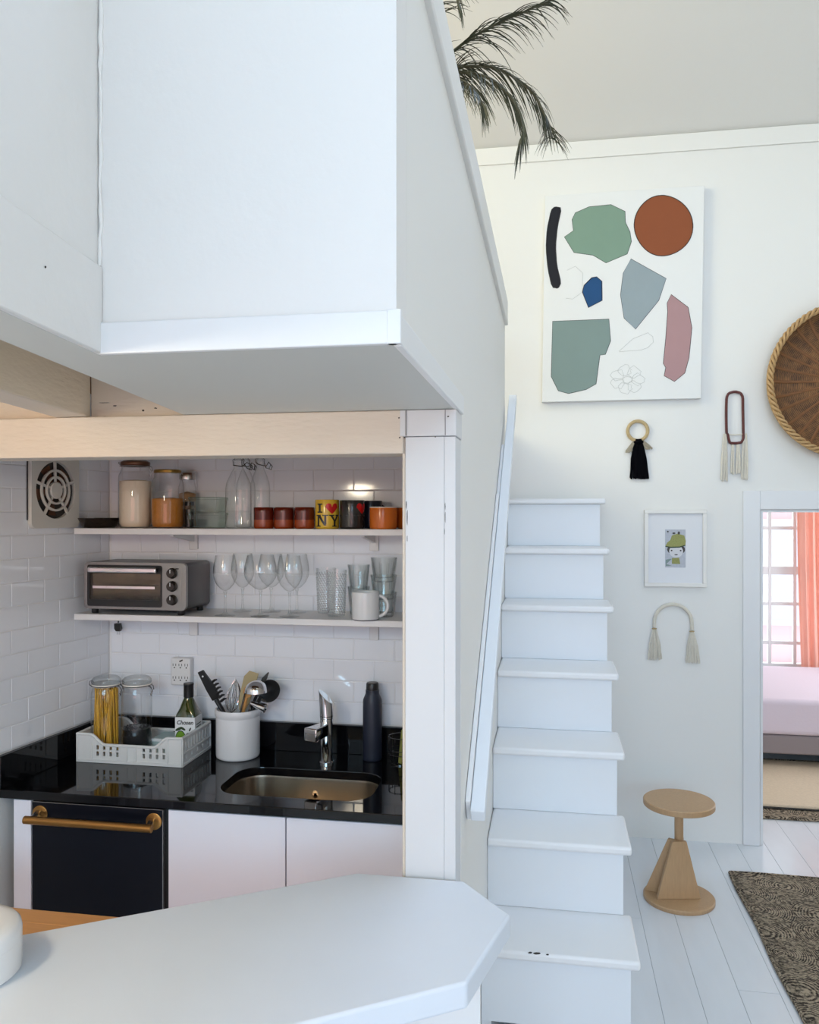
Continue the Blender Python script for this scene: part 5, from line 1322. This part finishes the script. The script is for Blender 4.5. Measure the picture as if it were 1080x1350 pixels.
edge2 = [(RWx*i/50, .004*math.sin(11*RWx*i/50), .0085) for i in range(51)]
MB().tube(edge, .008, 6).build('bound_edge', M['rug'], rg); MB().tube(edge2, .008, 6).build('bound_edge', M['rug'], rg)

# ---- palm in the loft
pal = thing('potted_palm', 'potted palm with drooping dark fronds hanging over the loft parapet', 'plant', (-.50, 2.62, 2.29))
MB().lathe([(0, 0), (.10, 0), (.13, .20), (.14, .21), (.14, .24), (.125, .24), (.12, .21), (0, .20)], 32).build('pot', M['pot'], pal)
org = Vector((0, 0, .72))
MB().tube([(0, 0, .19), (.01, 0, .45), (0, 0, .72), (.0, 0, .80)], [.022, .018, .016, .010], 10).build('trunk', M['palmstem'], pal)
def pp(u, v, y): p = PX(u, v, y=y); return p - Vector((-.50, 2.62, 2.29))
def frond(pts, leaf, n, seed, droop=1.0, start=.15, spread=1.0, w=.0021):
    """pts: rachis control points; leaflets droop from it"""
    rng = random.Random(seed)
    # resample
    P3 = [Vector(p) for p in pts]; path = []
    for i in range(len(P3) - 1):
        p0, p1, p2, p3 = P3[max(i-1, 0)], P3[i], P3[i+1], P3[min(i+2, len(P3)-1)]
        for k in range(10):
            t_ = k/10; path.append(.5*((2*p1) + (-p0 + p2)*t_ + (2*p0 - 5*p1 + 4*p2 - p3)*t_*t_ + (-p0 + 3*p1 - 3*p2 + p3)*t_**3))
    path.append(P3[-1]); N_ = len(path)
    fo = MB().tube(path, [.0055*(1 - .8*i/N_) + .001 for i in range(N_)], 6).build('frond', M['palmstem'], pal)
    b = MB()
    for k in range(n):
        f = start + (1 - start)*k/(n - 1); i = min(int(f*(N_ - 1)), N_ - 2); p = path[i].lerp(path[i+1], f*(N_ - 1) - i)
        tg = (path[i+1] - path[i]).normalized()
        for sd_ in (-1, 1):
            sdv = tg.cross(Vector((0, 0, 1)));
            if sdv.length < .1: sdv = Vector((0, 1, 0))
            sdv.normalize()
            d0 = (tg*rng.uniform(.5, .95) + sdv*sd_*rng.uniform(.25, .9)*spread + Vector((0, 0, rng.uniform(-.2, .25)))).normalized()
            L_ = leaf*rng.uniform(.65, 1.1)*(1 - .45*max(0, f - .6)/.4)
            q = p.copy(); d = d0.copy(); prev = None; segs = 6
            for s in range(segs + 1):
                ww = w*(1 - (s/segs)**2*.85)
                sv = d.cross(Vector((rng.uniform(-.05, .05), .4, .9))).normalized()*ww
                nn = d.cross(sv).normalized()*ww*.35
                cur = [q + sv, q + nn, q - sv, q - nn]
                if prev: b.add(prev + cur, [(0, 1, 5, 4), (1, 2, 6, 5), (2, 3, 7, 6), (3, 0, 4, 7)])
                prev = cur
                d = (d + Vector((0, 0, -1))*.24*droop*rng.uniform(.8, 1.2)).normalized(); q = q + d*(L_/segs)
    o = b.build('leaflets', M['palm'], fo, ang=60, fix=False); o['kind'] = 'stuff'
Yp = 2.55
palm_w = .0019
frond([org, pp(578, 92, Yp), pp(610, 58, Yp), pp(650, 34, Yp), pp(690, 16, Yp), pp(728, 0, Yp)], .17, 40, 1, .75, .3, .8, palm_w)
frond([org, pp(590, 98, Yp + .05), pp(622, 88, Yp + .05), pp(660, 92, Yp + .05), pp(700, 120, Yp + .05), pp(722, 160, Yp + .05), pp(727, 182, Yp)], .17, 62, 2, .75, .15, 1.1, palm_w)
frond([org, pp(585, 104, Yp), pp(615, 96, Yp), pp(650, 106, Yp - .05), pp(678, 134, Yp - .05), pp(690, 165, Yp - .05), pp(683, 196, Yp - .05)], .16, 58, 3, .85, .15, 1.1, palm_w)
frond([org, pp(582, 105, Yp - .1), pp(604, 104, Yp - .15), pp(625, 118, Yp - .2), pp(638, 140, Yp - .2)], .14, 44, 4, .9, .2, 1.1, palm_w)
frond([org, pp(566, 60, Yp), pp(572, 10, Yp - .05), pp(582, -20, Yp - .1), pp(596, -22, Yp - .1), pp(606, 5, Yp - .1)], .13, 34, 5, .9, .3, 1.0, palm_w)
frond([org, pp(560, 70, Yp + .1), pp(540, 0, Yp + .3), pp(520, -30, Yp + .5)], .16, 24, 6, .9, .2)
frond([org, pp(555, 80, Yp - .1), pp(530, 60, Yp - .3), pp(500, 80, Yp - .45)], .16, 24, 8, .9, .2)

# ==================================================================== BEDROOM BEYOND THE DOORWAY
YR = 7.55
struct(box('wall_bedroom_left', M['wall'], (.2, .3, YW + .12, YR + .1, 0, 2.5)), 'white bedroom wall')
struct(MB().box(3.2, 3.3, YW + .12, 5.6, 0, 2.5).box(3.2, 3.3, 7.0, YR + .1, 0, 2.5).box(3.2, 3.3, 5.6, 7.0, 0, .85).box(3.2, 3.3, 5.6, 7.0, 2.05, 2.5).build('wall_bedroom_right', M['wall']))
struct(box('ceiling_bedroom', M['wall'], (.2, 3.3, YW + .12, YR + .1, 2.4, 2.5)))
bx0, bx1, bz0, bz1 = 1.25, 3.0, .42, 2.2
struct(MB().box(.3, bx0, YR, YR + .1, 0, 2.4).box(bx1, 3.2, YR, YR + .1, 0, 2.4).box(bx0, bx1, YR, YR + .1, 0, bz0).box(bx0, bx1, YR, YR + .1, bz1, 2.4).build('wall_bedroom_back', M['wall']), 'white bedroom wall around the window')
w1 = bpy.data.objects.new('window_1', None); C.objects.link(w1); w1.location = (0, YR + .03, 0); struct(w1, 'white multi-pane bedroom window')
MB().box(bx0, bx1, 0, .05, bz0, bz0 + .06).box(bx0, bx1, 0, .05, bz1 - .06, bz1).box(bx0, bx0 + .06, 0, .05, bz0 + .06, bz1 - .06).box(bx1 - .06, bx1, 0, .05, bz0 + .06, bz1 - .06).build('sash_frame', M['trim'], w1, .003)
colx = [bx0 + .06, 1.475, 1.675, 1.885, 2.09, 2.31, 2.53, 2.74, bx1 - .06]
rowz = [bz0 + .06, .66, 1.00, 1.29, 1.66, 1.95, bz1 - .06]
for x_ in colx[1:-1]: MB().box(x_ - .013, x_ + .013, .005, .045, bz0 + .06, bz1 - .06).build('muntin', M['trim'], w1, .002)
for z_ in rowz[1:-1]:
    hh = .035 if z_ == 1.29 else .014
    for i in range(len(colx) - 1): MB().box(colx[i] + .0132, colx[i+1] - .0132, .006, .044, z_ - hh, z_ + hh).build('muntin', M['trim'], w1, .002)
for i in range(len(colx) - 1):
    for j in range(len(rowz) - 1): MB().box(colx[i] + .010, colx[i+1] - .010, .022, .026, rowz[j] + .01, rowz[j+1] - .01).build('pane', M['pane'], w1)
# curtain
cu = thing('curtain', 'sheer coral curtain gathered at the right of the bedroom window', 'curtain', (2.07, YR - .10, .05))
def drape(x0, x1, z1, folds, seed):
    rng = random.Random(seed); n = 120; vs_ = []; fs_ = []; nz = 14
    for j in range(nz + 1):
        for i in range(n + 1):
            f = i/n; zz_ = z1*(1 - j/nz)
            taper = .0 if j < 5 else -.0
            vs_.append((x0 + (x1 - x0)*f + .05*(1 - zz_/z1)**2*(1 - f), .030*math.sin(2*PI*folds*f + .3*math.sin(j*.4)) + .01*math.sin(2*PI*folds*2.3*f), zz_))
    for j in range(nz):
        for i in range(n): fs_.append((j*(n+1)+i, j*(n+1)+i+1, (j+1)*(n+1)+i+1, (j+1)*(n+1)+i))
    return MB().add(vs_, fs_)
o = drape(0, .75, 2.15, 11, 1).build('cloth', M['curtain'], cu, ang=80, fix=False)
sm = o.modifiers.new('solid', 'SOLIDIFY'); sm.thickness = .002
MB().tube([(-.9, 0, 2.165), (.95, 0, 2.165)], .010, 10).build('rod', M['trim'], cu)
# bed
bd_ = thing('bed', 'low bed with a lavender-white coverlet in the bedroom', 'bed', (1.2, 6.02, 0))
MB().box(0, 1.9, .0, 1.30, .125, .255).build('base', M['bedbase'], bd_, .012)
mt_ = MB(); mt_.box(-.01, 1.91, -.012, 1.32, .2565, .505); mt_.build('mattress', M['sheet'], bd_, .035, seg=4)
for x_ in (.06, 1.84):
    for y_ in (.36, 1.24): MB().box(x_ - .03, x_ + .03, y_ - .03, y_ + .03, 0, .1248).build('leg', M['black'], bd_)
# two rugs by the bed
r1_ = thing('bedroom_rug', 'jute bedroom rug underneath the cream one', 'rug', (1.05, 5.09, 0))
MB().box(0, 1.9, 0, 1.2, .001, .016).build('weave', M['rug'], r1_, .005)
MB().tube([(0, 0, .010), (.6, .004, .010), (1.2, -.004, .010), (1.9, 0, .010)], .010, 8).build('bound_edge', M['rug'], r1_)
r2_ = thing('bedroom_rug', 'cream woven wool rug beside the bed, on top of the jute one', 'rug', (1.05, 5.22, .0165))
MB().box(0, 1.9, 0, .95, 0, .026).build('weave', M['woolrug'], r2_, .009)
MB().tube([(0, 0, .008), (.5, .006, .008), (1.0, -.006, .008), (1.9, 0, .008)], .0075, 8).build('fringe_edge', M['chip'], r2_)

# house across the way, seen through the panes
nh = thing('neighbour_house', 'pale pink house front outside the bedroom window', 'house', (4.0, 12.2, -3.0))
MB().box(-4.5, 4.5, 0, .4, 0, 9).build('wall', M['brick'], nh)
for i in range(6):
    for j in range(4):
        x_ = -4.0 + i*1.45; z_ = 1.3 + j*2.0
        f = MB().box(x_ - .08, x_ + .92, -.08, -.001, z_ - .08, z_ + 1.4).build('window_surround', M['trim'], nh)
        MB().box(x_, x_ + .40, -.09, -.0805, z_, z_ + 1.3).build('pane', mat('far_pane', srgb(226, 226, 238), .2) if (i, j) == (0, 0) else bpy.data.materials['far_pane'], f)
        MB().box(x_ + .44, x_ + .84, -.09, -.0805, z_, z_ + 1.3).build('pane', bpy.data.materials['far_pane'], f)

# ==================================================================== KITCHEN CEILING LAMP (left, out of frame)
lampm = mat('warm_lamp_glass', (.9, .8, .65, 1), .4)
lampm.node_tree.nodes['Principled BSDF'].inputs['Emission Color'].default_value = (1, .72, .42, 1)
lampm.node_tree.nodes['Principled BSDF'].inputs['Emission Strength'].default_value = .6*LIGHTS['lamp'][1]
lp = thing('ceiling_lamp', 'small warm flush ceiling lamp over the kitchen entry', 'lamp', (-1.25, .6, 2.2445))
MB().lathe([(0, -.0), (.07, -.0), (.07, -.02), (0, -.02)], 28).build('base', M['trim'], lp)
MB().lathe([(.06, -.021), (.085, -.08), (.075, -.14), (.04, -.165), (0, -.17)], 28).build('globe', lampm, lp)
pl_ = bpy.data.lights.new('lamp_bulb', 'POINT'); pl_.energy = LIGHTS['lamp'][1]; pl_.color = LIGHTS['lamp'][0]; pl_.shadow_soft_size = .08
plo = bpy.data.objects.new('lamp_bulb', pl_); C.objects.link(plo); plo.location = (-1.25, .6, 2.0)
